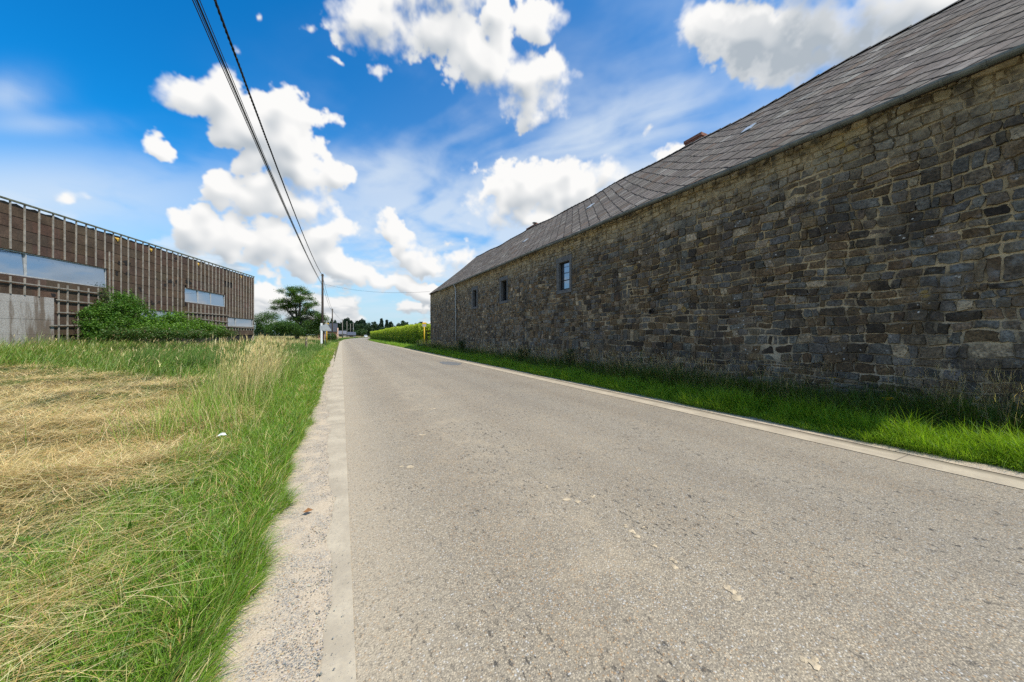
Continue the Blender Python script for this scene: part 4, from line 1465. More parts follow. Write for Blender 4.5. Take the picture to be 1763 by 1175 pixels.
def window(w_, mull, lab=None, open_gap=None, curtain=()):
    s0, s1, z0, z1 = w_
    o0, o1 = -.10, -.03; t = .06
    mb = MB()
    fbox(mb, s0, s1, o0, o1, z0, z0 + t); fbox(mb, s0, s1, o0, o1, z1 - t, z1)
    fbox(mb, s0, s0 + t, o0, o1, z0 + t, z1 - t); fbox(mb, s1 - t, s1, o0, o1, z0 + t, z1 - t)
    for m_ in mull: fbox(mb, m_ - .035, m_ + .035, o0, o1, z0 + t, z1 - t)
    fr = obj('window', mb, m_wframe, shed)
    if lab: fr['label'] = lab
    edges = [s0 + t] + [m_ for m_ in mull] + [s1 - t]
    for i in range(len(edges) - 1):
        a = edges[i] + (.035 if i else 0); b_ = edges[i + 1] - (.035 if i < len(edges) - 2 else 0)
        if open_gap and open_gap[0] < (a + b_) / 2 < open_gap[1]: continue
        mbg = MB(); fbox(mbg, a, b_, -.075, -.065, z0 + t, z1 - t)
        # panes a little askew, and all leaned back to mirror the sky
        k = rs.uniform(-.012, .012)
        mbg.v = [tuple(np.array(v) + FN * (k * ((np.array(v) - P0).dot(FU) - a) - .045 * (v[2] - z0 - .4 * (z1 - z0)))) for v in mbg.v]
        obj('pane', mbg, m_sky, fr)
    for (c0, c1, mm) in curtain:
        mbc = MB(); k = 8
        for q in range(k):
            fbox(mbc, c0 + (c1 - c0) * q / k, c0 + (c1 - c0) * (q + 1) / k, -.22 - .02 * (q % 2), -.2 - .02 * (q % 2), z0 + .02, z1 - .05)
        obj('curtain', mbc, mm, fr)
    mbv = MB(); fbox(mbv, s0 - .2, s1 + .2, -1.6, -1.55, z0 - .3, z1 + .3)
    obj('dark_room', mbv, m_void, fr)


m1 = fac(180, 580)[0]
ml = [m1]
while ml[-1] - 3.6 > W1[0]: ml.append(ml[-1] - 3.6)
window(W1, sorted(ml), 'long band window with wires mirrored in it', curtain=[(fac(340, 640)[0], fac(398, 640)[0], m_curt), (fac(418, 640)[0], fac(465, 640)[0], m_curt)])
window(W2, [fac(1338, 780)[0], fac(1424, 800)[0]], 'short high window beside torn sheets')
window(W3, [fac(1591, 955)[0]], 'low window at the corner')
window(W4, [], 'low pane half hidden by bushes')
# fibre-cement panels low on the near end
m_fc, N = mat('stained_fibre_cement')
p = N.pos()
n1 = N.noise(p, 22, 6, .7); drip = N.noise(N.scale(p, (2.2, 2.2, .32)), 1.0, 6, .6); n3 = N.noise(p, 70, 3)
c = N.mix(N.ramp(n1, .3, .7), (.30, .265, .235), (.50, .46, .41))
c = N.mix(N.m('MULTIPLY', N.ramp(drip, .43, .58), .8), c, (.13, .085, .052))
c = N.mix(N.m('MULTIPLY', N.ramp(n3, .55, .7), .5), c, (.10, .085, .07))
finish(N, c, .95, .15, N.bump(n1, .6, .02))
mb = MB()
z = CONC[3]; h_ = [.34, .78, .72, .9]
z1 = z
for k, hh_ in enumerate(h_):
    s = CONC[1]
    while s > -9:
        a = max(-9.2, s - 2.6)
        fbox(mb, a + .004, s - .004, -.02, .03 + .006 * ((k + int(s * 3)) % 2), z1 - hh_ + .006, z1)
        s -= 2.6
    z1 -= hh_
obj('cement_panel', mb, m_fc, shed)
# ------------------------------------------------------------------ poles, wires, signs, gate, far houses, car
m_pole = simple('tarred_pole', (.055, .042, .032), .85, .35, 5, .5, 30)
m_polegrey = simple('weathered_pole', (.20, .18, .155), .9, .3, 5, .4, 30)
m_white = simple('white_sleeve', (.72, .72, .70), .6, .1, 6)
m_iron = simple('galvanised_iron', (.33, .34, .34), .5, .2, 12, metallic=.5)
m_wire = simple('black_cable', (.012, .012, .013), .55, .2, 20)
m_ins = simple('porcelain', (.4, .36, .3), .3, .1, 10)


def pole_at(px, depth, py_top):
    p = at_depth(px, 577, depth); z0 = float(gz(p[0], p[1])) - .1
    zt = EYE + (577 - py_top) / FPX * depth
    return p[0], p[1], z0, zt


def utility_pole(px, depth, py_top, label, m, r=.13, lamp=False, sleeve=False, box=False, group='wooden poles along the road'):
    x, y, z0, zt = pole_at(px, depth, py_top)
    t = thing('utility_pole', (x, y, z0), label, 'utility pole', group)
    mb = MB(); mb.tube([(x, y, z0), (x, y, z0 + (zt - z0) * .5), (x, y, zt)], [r, r * .88, r * .72], 12)
    obj('shaft', mb, m, t, smooth=True)
    mb = MB(); mb.box(x - .11, x + .11, y - .03, y + .03, zt - .32, zt - .26); mb.tube([(x, y, zt - .12), (x, y, zt + .02)], [.05, .03], 8)
    obj('pole_cap', mb, m_iron, t)
    for q in range(2):
        mb = MB(); xx = x + (.16 if q else -.16)
        mb.tube([(xx, y, zt - .30), (xx, y, zt - .22), (xx, y, zt - .20), (xx, y, zt - .12)], [.03, .05, .03, .035], 8)
        obj('insulator', mb, m_ins, t)
    if sleeve:
        mb = MB(); mb.box(x - .24, x + .02, y - .30, y - .14, z0 + .3, EYE + (577 - 557) / FPX * depth)
        obj('cable_cover', mb, m_white, t, bevel=.03)
    if lamp:
        mb = MB(); mb.tube([(x, y, zt - .5), (x + .5, y - .2, zt + .15), (x + 1.5, y - .4, zt + .42)], .035, 8)
        arm = obj('lamp_arm', mb, m_iron, t)
        mb = MB(); mb.tube([(x + 1.35, y - .38, zt + .42), (x + 1.6, y - .43, zt + .44), (x + 2.1, y - .52, zt + .46)], [.06, .14, .07], 8)
        obj('lamp_head', mb, m_iron, arm)
    if box:
        mb = MB(); mb.box(x - .18, x + .18, y - .35, y - .13, z0 + (zt - z0) * .55, z0 + (zt - z0) * .68)
        obj('meter_box', mb, m_iron, t, bevel=.02)
    return x, y, z0, zt


A_ = utility_pole(555.3, 48, 472, 'tall dark wooden utility pole with a white cable cover at its foot, nearest pole', m_pole, .17, sleeve=True)
B_ = utility_pole(572.2, 78, 532, 'dark wooden utility pole in front of the brick house with the dark roof', m_pole, .15)
C_ = utility_pole(589.6, 130, 550, 'grey pole carrying a street lamp arm past the brick house', m_polegrey, .16, lamp=True)
D_ = utility_pole(597.3, 165, 553.5, 'slim grey pole between the lamp pole and the boxed poles, before the dark wood', m_polegrey, .15)
E_ = utility_pole(603.4, 185, 557.5, 'short grey pole, left one of the close pair near the road bend', m_polegrey, .15)
F_ = utility_pole(608.3, 192, 557, 'grey pole with a pale box halfway up, at the road bend', m_polegrey, .15, box=True)


def wire(name, pts, r, label, cat, group=None, n=6, seg=60, twist=0):
    """sagging cable through (start, end, sag)"""
    (a, b, sag) = pts
    a = np.array(a, float); b = np.array(b, float)
    mb = MB()
    strands = 3 if twist else 1
    for k in range(strands):
        P = []
        for i in range(seg + 1):
            t = i / seg
            p = a + (b - a) * t; p = p + np.array([0, 0, -4 * sag * t * (1 - t)])
            if twist:
                ph = t * twist * 2 * math.pi + k * 2.094
                p = p + np.array([math.cos(ph), 0, math.sin(ph)]) * r * 1.12
            P.append(p)
        mb.tube(P, r, n, caps=False)
    return tag(obj(name, mb, m_wire, at=tuple(a)), label, cat, group)


px_, py_ = A_[0], A_[1]
BACK = -15.0
lowz = EYE + (577 - 489.5) / FPX * 48
offs = [(-.02, .00, .011), (-.075, -.045, .009), (-.12, -.02, .012), (-.035, .055, .013), (.03, .03, .009)]
names = ['slack black cable in the bundle of five under the twisted cable, highest of the bundle', 'thin black cable in the bundle of five, lowest of the bundle',
         'black cable in the bundle of five, outermost towards the brown building', 'thickest black cable in the bundle of five', 'thin black cable in the bundle of five, nearest the twisted cable']
for (dx, dz, r), lb in zip(offs, names):
    wire('overhead_cable', ((px_ - .05 + dx * .5, py_ - .05, lowz + dz * 2.5), (px_ - .12 + dx * 1.5, BACK, 8.95 + dz * 1.6), .98 + dz * 2.2 + dx), r, lb, 'cable', 'cables of the lower bundle', 5, 90)
wire('twisted_cable', ((px_, py_ - .05, A_[3] - .25), (px_ + .02, BACK, 9.75), 1.42), .016, 'thick twisted black cable running to the very top of the nearest pole', 'cable', None, 5, 420, twist=130)
wire('overhead_cable', ((A_[0], A_[1] + .05, A_[3] - .3), (B_[0], B_[1], B_[3] - .2), .5), .022, 'black cable strung from the nearest pole to the pole before the brick house', 'cable', None, 5, 30)
wire('overhead_cable', ((A_[0], A_[1] + .05, lowz), (B_[0], B_[1], B_[3] - .5), .7), .020, 'lower slack cable strung from the nearest pole to the pole before the brick house', 'cable', None, 5, 30)
wire('overhead_cable', ((B_[0], B_[1], B_[3] - .2), (C_[0], C_[1], C_[3] - .2), .5), .022, 'cable strung from the pole before the brick house to the lamp pole', 'cable', None, 5, 24)
wire('overhead_cable', ((C_[0], C_[1], C_[3] - .2), (D_[0], D_[1], D_[3] - .2), .3), .02, 'cable strung from the lamp pole to the slim grey pole', 'cable', None, 5, 16)
wire('overhead_cable', ((A_[0], A_[1], lowz + .05), (WX - .25, YF - .6, float(eave_z(YF)) + .25), .55), .011, 'lone thin service wire crossing the road to the far end of the stone barn', 'cable', None, 5, 50)

# ---- wooden fence post in the verge
p = at_depth(527, 577, 33); gx_, gy_ = p[0], p[1]; gzz = float(gz(gx_, gy_))
mb = MB(); zt = EYE + (577 - 582.5) / FPX * 33
mb.tube([(gx_, gy_, gzz - .2), (gx_ + .01, gy_, gzz + .6), (gx_ + .03, gy_, zt), (gx_ + .03, gy_, zt + .03)], [.10, .095, .09, .05], 10)
tag(obj('fence_post', mb, simple('split_oak', (.17, .135, .10), .9, .35, 6, .6, 30), smooth=False), 'squat weathered wooden post standing alone in the left verge', 'post')

# ---- bus stop posts
m_yel = simple('yellow_enamel', (.72, .42, .03), .45, .08, 10)
m_board = simple('sign_grey', (.36, .33, .30), .6, .15, 12)
m_signback = simple('sign_back', (.42, .43, .43), .5, .12, 8, metallic=.3)
m_dkedge = simple('sign_edge', (.06, .06, .06), .5, .1, 8)


def bus_stop(px, depth, py_top, label):
    p = at_depth(px, 577, depth); x, y = p[0], p[1]; z0 = float(gz(x, y)) - .05
    zt = EYE + (577 - py_top) / FPX * depth
    t = thing('bus_stop_post', (x, y, z0), label, 'bus stop', 'bus stop posts')
    mb = MB(); mb.tube([(x, y, z0), (x, y, zt - .55)], .055, 10); obj('post', mb, m_yel, t, smooth=True)
    mb = MB(); mb.box(x - .25, x + .25, y - .05, y + .05, zt - .22, zt); obj('sign_head', mb, m_yel, t, bevel=.015)
    mb = MB(); mb.box(x - .245, x + .245, y - .045, y + .045, zt - .56, zt - .225); obj('timetable_case', mb, m_board, t, bevel=.01)
    return x, y


bus_stop(730.4, 43.5, 555.5, 'yellow bus stop post at the end of the hedge beside the stone barn')
bus_stop(562.6, 52, 556.5, 'yellow bus stop post behind the grey road sign by the nearest pole')
# ---- grey road sign seen from behind: a triangle and a plate back to back
p = at_depth(560.2, 577, 44); x, y = p[0], p[1]; z0 = float(gz(x, y)) - .1
sg = thing('road_sign', (x, y, z0), 'grey triangular road sign seen from the back on a thin steel post', 'road sign')
mb = MB(); zt = EYE + (577 - 557) / FPX * 44
mb.tube([(x, y, z0), (x, y, zt + .02)], .035, 8); obj('post', mb, m_iron, sg, smooth=True)
zc2 = EYE + (577 - 563.5) / FPX * 44
mb = MB(); th2 = [math.pi / 2 + k * 2 * math.pi / 3 for k in range(3)]
cr = .62
poly = []
for k in range(3):
    a = th2[k]
    for e in (-.12, .12): poly.append((x + .12 + cr * math.cos(a + e), zc2 - .12 + cr * math.sin(a + e)))
mb.prism(poly, 'y', y - .065, y - .045); tri_ = obj('triangle_plate', mb, m_signback, sg)
mb = MB()
for k in range(3):
    a, b2 = poly[2 * k + 1], poly[(2 * k + 2) % 6]
    mb.tube([(a[0], y - .055, a[1]), (b2[0], y - .055, b2[1])], .018, 6)
obj('rim', mb, m_dkedge, tri_)
mb = MB(); mb.prism([(x - .62, zc2 - .38), (x - .02, zc2 - .50), (x - .02, zc2 + .34), (x - .62, zc2 + .12)], 'y', y - .10, y - .08)
obj('plate', mb, m_signback, sg)

# ---- timber gate between the hedge and the barn
yg = YF + 2.2
gx0, gx1 = 9.0, 10.3
zt = EYE + (577 - 570.5) / FPX * 42
gt = thing('timber_gate', ((gx0 + gx1) / 2, yg, 0), 'dark timber gate frame with a red-brown top rail between hedge and barn', 'gate')
m_tim = simple('dark_timber', (.07, .04, .028), .8, .3, 8, .3, 40)
m_red = simple('red_brown_rail', (.17, .055, .03), .7, .25, 8)
for xx in (gx0 + .05, (gx0 + gx1) / 2, gx1 - .05):
    mb = MB(); mb.box(xx - .05, xx + .05, yg - .05, yg + .05, -.1, zt - .06); obj('post', mb, m_tim, gt, bevel=.008)
mb = MB(); mb.box(gx0 - .05, gx1 + .05, yg - .07, yg + .07, zt - .06, zt + .06); obj('top_rail', mb, m_red, gt, bevel=.01)
for zz_ in (.45, 1.0, 1.5):
    mb = MB(); mb.box(gx0 + .06, gx1 - .06, yg - .03, yg + .03, zz_, zz_ + .09); obj('rail', mb, m_tim, gt)

# ---- brick house with a dark roof, its gable to the road
hx1, hy0 = -.95, 101.0; hx0 = -5.4; hy1 = 108.0
ez, rz_ = EYE + 6.0 / FPX * 92.5, EYE + 18.5 / FPX * 96
h = thing('brick_house', ((hx0 + hx1) / 2, (hy0 + hy1) / 2, 0), 'low brick house with a dark slate roof and pale gable edge', 'house')
mb = MB(); mb.box(hx0, hx1, hy0, hy1, -.2, ez); mb.prism([(hy0, ez), (hy1, ez), ((hy0 + hy1) / 2, rz_ - .1)], 'x', hx1 - .25, hx1)
m_hb = simple('pale_red_brick', (.42, .22, .15), .9, .25, 3, .3, 20)
obj('wall', mb, m_hb, h)
mb = MB(); ym = (hy0 + hy1) / 2
for sgn, yy0 in ((1, hy0 - .4), (-1, hy1 + .4)):
    mb.add([(hx0 - .2, yy0, ez - .15), (hx1 + .05, yy0, ez - .15), (hx1 + .05, ym, rz_), (hx0 - .2, ym, rz_), (hx0 - .2, yy0, ez - .03), (hx1 + .05, yy0, ez - .03), (hx1 + .05, ym, rz_ + .12), (hx0 - .2, ym, rz_ + .12)],
           [(0, 1, 2, 3), (4, 5, 6, 7), (0, 1, 5, 4), (1, 2, 6, 5), (3, 0, 4, 7)])
obj('roof', mb, simple('anthracite_slate', (.045, .047, .055), .7, .2, 3, .2, 30), h)
mb = MB(); mb.box(hx1 + .003, hx1 + .25, hy0 - .1, hy0 + .35, -.2, ez + .9)
obj('pale_pier', mb, simple('pink_render', (.68, .44, .33), .9, .12, 5), h)
mb = MB(); mb.box(-3.4, -2.5, hy0 - .03, hy0 + .05, .9, 1.95); wq = obj('window', mb, m_wframe, h)
mb = MB(); mb.box(-3.3, -2.6, hy0 - .045, hy0 - .032, 1.0, 1.85); obj('pane', mb, m_pane, wq)

# ---- low farm sheds further on
def low_house(name, x0, x1, y0, d, ez, rz, label, mw, mr):
    t = thing(name, ((x0 + x1) / 2, y0 + d / 2, 0), label, 'house', 'low houses towards the bend')
    mb = MB(); mb.box(x0, x1, y0, y0 + d, -.3, ez); mb.prism([(y0, ez), (y0 + d, ez), (y0 + d / 2, rz - .05)], 'x', x1 - .2, x1); mb.prism([(y0, ez), (y0 + d, ez), (y0 + d / 2, rz - .05)], 'x', x0, x0 + .2)
    obj('wall', mb, mw, t)
    mb = MB()
    for yy0 in (y0 - .4, y0 + d + .4):
        mb.add([(x0 - .3, yy0, ez - .2), (x1 + .3, yy0, ez - .2), (x1 + .3, y0 + d / 2, rz), (x0 - .3, y0 + d / 2, rz), (x0 - .3, yy0, ez - .08), (x1 + .3, yy0, ez - .08), (x1 + .3, y0 + d / 2, rz + .12), (x0 - .3, y0 + d / 2, rz + .12)],
               [(0, 1, 2, 3), (4, 5, 6, 7), (0, 1, 5, 4), (1, 2, 6, 5), (3, 0, 4, 7)])
    obj('roof', mb, mr, t)
    mb = MB()
    mb.box(x0 + (x1 - x0) * .35, x0 + (x1 - x0) * .75, y0 - .03, y0 + .05, .1, ez * .72)
    obj('door', mb, m_void, t)


m_lw = simple('grey_render', (.25, .24, .23), .9, .2, 3); m_lr = simple('grey_roofing', (.13, .13, .145), .8, .2, 2); m_lr2 = simple('blue_slate', (.07, .075, .095), .6, .2, 2)
low_house('farm_shed', -2.6, 2.0, 186, 7, 2.1, 3.5, 'long low shed with a grey roof behind the lamp pole', m_lw, m_lr)
low_house('farm_house', 2.2, 6.6, 196, 8, 1.6, 3.0, 'low house with a dark blue-grey roof near the road bend', m_lw, m_lr2)
low_house('farm_house', 19.5, 23.5, 190, 7, 2.4, 4.2, 'grey house roof peeping over the hedge', m_lw, m_lr)

# ---- white car coming round the bend
cx_, cy_ = 12.6, 214.0
car = thing('white_car', (cx_, cy_, 0), 'small white car on the road at the distant bend', 'car')
m_car = simple('white_paint', (.8, .8, .8), .3, .04, 3); m_tyre = simple('tyre_rubber', (.02, .02, .02), .9, .1, 5)
mb = MB(); sec = [(-.88, .42), (-.9, .75), (-.84, .95), (.84, .95), (.9, .75), (.88, .42)]
mb.prism([(a * 1.0 + cx_, b) for a, b in sec], 'y', cy_ - 2.0, cy_ + 2.0)
mb.hexa([(cx_ - .78, cy_ - .9, .95), (cx_ + .78, cy_ - .9, .95), (cx_ + .78, cy_ + 1.7, .95), (cx_ - .78, cy_ + 1.7, .95),
         (cx_ - .62, cy_ - .2, 1.48), (cx_ + .62, cy_ - .2, 1.48), (cx_ + .62, cy_ + 1.3, 1.48), (cx_ - .62, cy_ + 1.3, 1.48)])
obj('body', mb, m_car, car, bevel=.06)
mb = MB(); mb.hexa([(cx_ - .70, cy_ - .92, .98), (cx_ + .70, cy_ - .92, .98), (cx_ + .70, cy_ - .86, .98), (cx_ - .70, cy_ - .86, .98),
                    (cx_ - .58, cy_ - .27, 1.42), (cx_ + .58, cy_ - .27, 1.42), (cx_ + .58, cy_ - .2, 1.42), (cx_ - .58, cy_ - .2, 1.42)])
obj('windscreen', mb, m_pane, car)
for sx_ in (-.8, .8):
    for sy_ in (-1.3, 1.3):
        mb = MB(); mb.tube([(cx_ + sx_ - .1, cy_ + sy_, .32), (cx_ + sx_ + .1, cy_ + sy_, .32)], .32, 14); obj('wheel', mb, m_tyre, car)
    mb = MB(); mb.box(cx_ + sx_ * .78 - .16, cx_ + sx_ * .78 + .16, cy_ - 2.03, cy_ - 1.98, .62, .78); obj('headlight', mb, m_pane, car)

# ---- litter
X, Y = on_ground(381, 751, .12)
mb = MB()
mb.add([(X - .055, Y - .02, .12), (X + .01, Y - .04, .14), (X + .06, Y + .005, .125), (X + .03, Y + .045, .15), (X - .03, Y + .04, .135), (X, Y, .165)], [(0, 1, 5), (1, 2, 5), (2, 3, 5), (3, 4, 5), (4, 0, 5)])
tag(obj('paper_scrap', mb, m_white), 'crumpled white scrap of paper lying at the edge of the cut hay', 'litter')
X, Y = on_ground(529, 889)
mb = MB(); mb.add([(X - .035, Y, .04), (X, Y - .028, .046), (X + .045, Y + .005, .042), (X + .005, Y + .03, .058), (X + .005, Y, .036)], [(0, 1, 4), (1, 2, 4), (2, 3, 4), (3, 0, 4)])
tag(obj('dead_leaf', mb, simple('brown_leaf', (.22, .10, .035), .8, .2, 30)), 'curled brown dead leaf on the gravel shoulder', 'leaf')
# ------------------------------------------------------------------ grass, hay, hedge, bushes, trees
m_grass = leafmat('grass_blade', .40, .45, .35, (1.25, 1.25, .5))
m_dry = leafmat('dry_grass', .25, .6, .25, (1.1, 1.05, .85))
m_leaf = leafmat('leaf', .35, .45, .35, (1.2, 1.3, .5))
m_twig = simple('twig_bark', (.075, .058, .042), .9, .3, 10)

G_BRIGHT = [(.155, .290, .020), (.205, .345, .028), (.110, .225, .016), (.275, .345, .05), (.175, .30, .055)]
G_LUSH = [(.21, .36, .025), (.27, .43, .035), (.16, .28, .02), (.34, .44, .07), (.25, .38, .07)]
G_LITTER = [(.30, .36, .11), (.20, .28, .10), (.24, .34, .05)]
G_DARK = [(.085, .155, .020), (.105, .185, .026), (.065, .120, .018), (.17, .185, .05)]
STRAW = [(.72, .53, .23), (.62, .42, .16), (.80, .64, .34), (.50, .33, .12), (.66, .54, .25)]
BENT = [(.58, .46, .20), (.66, .55, .28), (.46, .35, .14), (.52, .47, .18)]


def in_poly(x, y, poly):
    c = np.zeros(x.shape, bool); n = len(poly)
    for i in range(n):
        x1, y1 = poly[i]; x2, y2 = poly[(i + 1) % n]
        cond = ((y1 > y) != (y2 > y)) & (x < (x2 - x1) * (y - y1) / (y2 - y1 + 1e-12) + x1)
        c ^= cond
    return c


HAY = [on_ground(*q, .12) for q in [(-260, 640), (-60, 648), (60, 650), (160, 655), (250, 655), (330, 656), (385, 664), (405, 690), (395, 730), (360, 765), (330, 795), (262, 830), (165, 850), (80, 868), (0, 884), (-120, 900), (-400, 900)]]


def hay_at(x, y):
    wx = (fbm(x * 1.2, y * 1.2, 201, 4) - .5) * 1.6; wy = (fbm(x * 1.2 + 7, y * 1.2, 203, 4) - .5) * 2.0
    j = RNG.normal(0, 1, (2,) + np.shape(x))
    return in_poly(x + wx + j[0] * .22, y + wy + j[1] * .38, HAY)


def logy(n, a, b, o=1.5):
    return (a + o) * ((b + o) / (a + o)) ** RNG.uniform(0, 1, n) - o


def wfac(y, k=.11):
    """blades further off are gathered into slightly broader ones"""
    return np.clip(.55 + k * np.hypot(y, 1.0), .7, 5)


def mound(x, y):
    """heaps in the raked hay"""
    return .15 * ss((fbm(x * .55, y * .8, 211, 4) - .36) / .35) + .04 * fbm(x * 3, y * 3, 215, 3)


def stuff(name, parts, m):
    V, F, C = merge(parts)
    return tag(obj(name, np_mesh(name, V, F, C), m), kind='stuff')


def P3(x, y, z=0.0):
    return np.stack([x, y, gz(x, y) + z], 1)


# --- bright verge along the left edge
n = 105000
y = logy(n, .2, 75, .7)
edge = -.50 + (fbm(y * 2.2, y * 0, 221, 3) - .5) * .28 - .10 * ss((y - 5) / 10)
wv_ = RNG.uniform(0, 1, n) ** 1.25
x = edge - wv_ * (1.35 + .35 * ss((y - 12) / 20)) + road_bend(y)
tuft = fbm(x * 4, y * 4, 223, 3)
L = RNG.uniform(.10, .24, n) * (.55 + .9 * tuft) * (1 + .15 * ss((y - 10) / 30))
az = np.where(wv_ < .12, RNG.normal(0, .7, n), RNG.uniform(-np.pi, np.pi, n))
col = palette(G_BRIGHT, [4, 3, 3, 1, 1], n, .22)
lit_ = RNG.uniform(0, 1, n) < .16
col[lit_] = palette(G_LITTER, [1, 1, 1], int(lit_.sum()), .2)
dryp = RNG.uniform(0, 1, n) < .09 + .22 * ss((fbm(x * 1.1, y * .7, 227, 3) - .55) / .15)
col[dryp] = palette(STRAW, [3, 2, 2, 1, 2], int(dryp.sum()), .2)
b1 = blades(P3(x, y), L, .0048 * wfac(y) * RNG.uniform(.7, 1.35, n), az, np.abs(RNG.normal(.25, .3, n)), RNG.uniform(.5, 1.7, n), col, 3, tipcol=col * np.array([1.12, 1.1, 1.0]))
stuff('verge_grass', [b1[:3]], m_grass)

# --- mown and lodged grass in the near corner, green with straw on top
n = 95000
y = logy(n, .2, 9.5, .8)
x = -1.25 - RNG.uniform(0, 1, n) ** .85 * (2.2 + y * .95)
ok = ~hay_at(x, y)
x, y = x[ok], y[ok]; n = len(x)
patch = fbm(x * .9, y * 1.1, 231, 4)
for (qx, qy, qr) in [(50, 1130, .34), (210, 1085, .30), (330, 1045, .22), (120, 1160, .3), (180, 930, .35), (60, 905, .5), (690, 1400, .1), (395, 885, .25), (300, 940, .2)]:
    X_, Y_ = on_ground(qx, qy, .1); patch = np.maximum(patch, .60 * np.exp(-(((x - X_) / qr) ** 2 + ((y - Y_) / (qr * 1.2)) ** 2)) + .25 * (patch > 0) * (fbm(x * 5, y * 5, 239, 2) - .3) * np.exp(-(((x - X_) / qr) ** 2 + ((y - Y_) / qr) ** 2)))
isdry = RNG.uniform(0, 1, n) < np.clip(.24 + .7 * ss((patch - .46) / .09), 0, .85)
tuft = fbm(x * 3, y * 3, 233, 3)
L = np.where(isdry, RNG.uniform(.15, .42, n), RNG.uniform(.10, .30, n) * (.5 + tuft))
lean = np.where(isdry, np.clip(RNG.normal(1.42, .14, n), .8, 1.65), np.abs(RNG.normal(.85, .42, n)))
sw = fbm(x * .8, y * .8, 235, 2) * 9
az = np.where(RNG.uniform(0, 1, n) < .7, sw * .35 - .4 + RNG.normal(0, .55, n), RNG.uniform(-np.pi, np.pi, n))
col = np.where(isdry[:, None], palette(STRAW, [3, 2, 3, 1, 2], n, .2), palette(G_BRIGHT + G_LITTER + [(.05, .10, .02)], [3, 3, 3, 2, 2, 2, 2, 2, 1.5], n, .25))
W = np.where(isdry, .0028, .0058) * np.where(RNG.uniform(0, 1, n) < .08, 1.7, 1) * wfac(y) * RNG.uniform(.7, 1.4, n)
zz0 = np.where(isdry, RNG.uniform(.02, .13, n), 0)
b2 = blades(P3(x, y, zz0), L, W, az, lean, RNG.uniform(.1, 1.0, n), col, 4, curl=RNG.normal(0, .7, n))
stuff('mown_grass', [b2[:3]], m_grass)

# loose straws the rake left lying over the green
n = 9000
y = logy(n, .8, 6.0, .6); x = -1.0 - RNG.uniform(0, 1, n) * (1.6 + y * .8)
pk = np.zeros(n)
for (qx, qy, qr) in [(50, 1130, .36), (210, 1085, .32), (330, 1045, .24), (120, 1160, .3), (180, 930, .4), (60, 905, .55), (395, 885, .25), (300, 940, .22), (240, 1010, .2), (640, 1400, .1)]:
    X_, Y_ = on_ground(qx, qy, .1); pk = np.maximum(pk, np.exp(-(((x - X_) / qr) ** 2 + ((y - Y_) / (qr * 1.1)) ** 2)))
ok = (RNG.uniform(0, 1, n) < pk * .85 + .012) & ~hay_at(x, y)
x, y = x[ok], y[ok]; n = len(x)
st_ = blades(P3(x, y, RNG.uniform(.06, .20, n)), RNG.uniform(.22, .6, n), .0032 * wfac(y) * RNG.uniform(.7, 1.4, n), RNG.normal(.3, .6, n) + np.pi * (RNG.uniform(0, 1, n) < .4), RNG.normal(1.5, .12, n), RNG.normal(.15, .2, n), palette(STRAW, [3, 2, 3, 1, 2], n, .15), 4, curl=RNG.normal(0, .5, n))
stuff('loose_straw', [st_[:3]], m_dry)

# --- raked hay
n = 190000
y = logy(n, 2.6, 19.5, 1.0); x = -1.2 - RNG.uniform(0, 1, n) * (2.5 + y * .85)
ok = hay_at(x, y)
x, y = x[ok], y[ok]; n = len(x)
mz = mound(x, y)
sw = fbm(x * 1.3, y * 1.3, 241, 3) * 14 + (mz * 9)
az = np.where(RNG.uniform(0, 1, n) < .6, sw + RNG.normal(0, .6, n), RNG.uniform(-np.pi, np.pi, n))
L = RNG.uniform(.16, .52, n)
lean = np.clip(RNG.normal(1.46, .13, n), .95, 1.75)
tone = fbm(x * .8, y * 1.1, 243, 4)
col = palette(STRAW, [3, 2, 3, 1.2, 1.5], n, .2)
col = np.where((RNG.uniform(0, 1, n) < .55 * ss((tone - .52) / .12))[:, None], palette([(.27, .17, .05), (.38, .26, .085), (.36, .28, .085)], [2, 2, 1], n, .2), col)
grn = RNG.uniform(0, 1, n) < .04
col[grn] = palette(G_BRIGHT, [1] * 5, int(grn.sum()))
b3 = blades(P3(x, y, mz * RNG.uniform(.15, 1, n) ** .4 + .01), L, .0030 * wfac(y, .14) * RNG.uniform(.6, 1.5, n), az, lean, RNG.normal(.12, .28, n), col, 4, twist=RNG.normal(0, .6, n), curl=RNG.normal(0, 1.1, n))
stuff('hay', [b3[:3]], m_dry)

# --- meadow between the hay and the brown building
n = 90000
y = 9 + 20 * RNG.uniform(0, 1, n) ** .9; x = -1.6 - RNG.uniform(0, 1, n) * 17
fs = (np.stack([x, y], 1) - P0[:2]).dot(FN[:2])
ok = (~hay_at(x, y)) & (fs > .15) & (x > -20)
x, y = x[ok], y[ok]; n = len(x)
tuft = fbm(x * .9, y * .9, 251, 4)
fsd = (np.stack([x, y], 1) - P0[:2]).dot(FN[:2])
L = RNG.uniform(.22, .55, n) * (.55 + .95 * tuft) * (1 + .9 * ss((5.5 - fsd) / 4.5))
col = palette([(.15, .26, .026), (.20, .31, .042), (.10, .19, .02), (.30, .34, .08), (.19, .29, .07)], [3, 2.5, 2.5, 2, 1.5], n, .25)
dr = RNG.uniform(0, 1, n) < .12
col[dr] = palette(BENT, [1, 1, 1, 1], int(dr.sum()))
b4 = blades(P3(x, y), L, .0075 * wfac(y, .07) * RNG.uniform(.6, 1.4, n), RNG.normal(.6, 1.3, n), np.abs(RNG.normal(.25, .25, n)), RNG.uniform(.3, 1.4, n), col, 3)
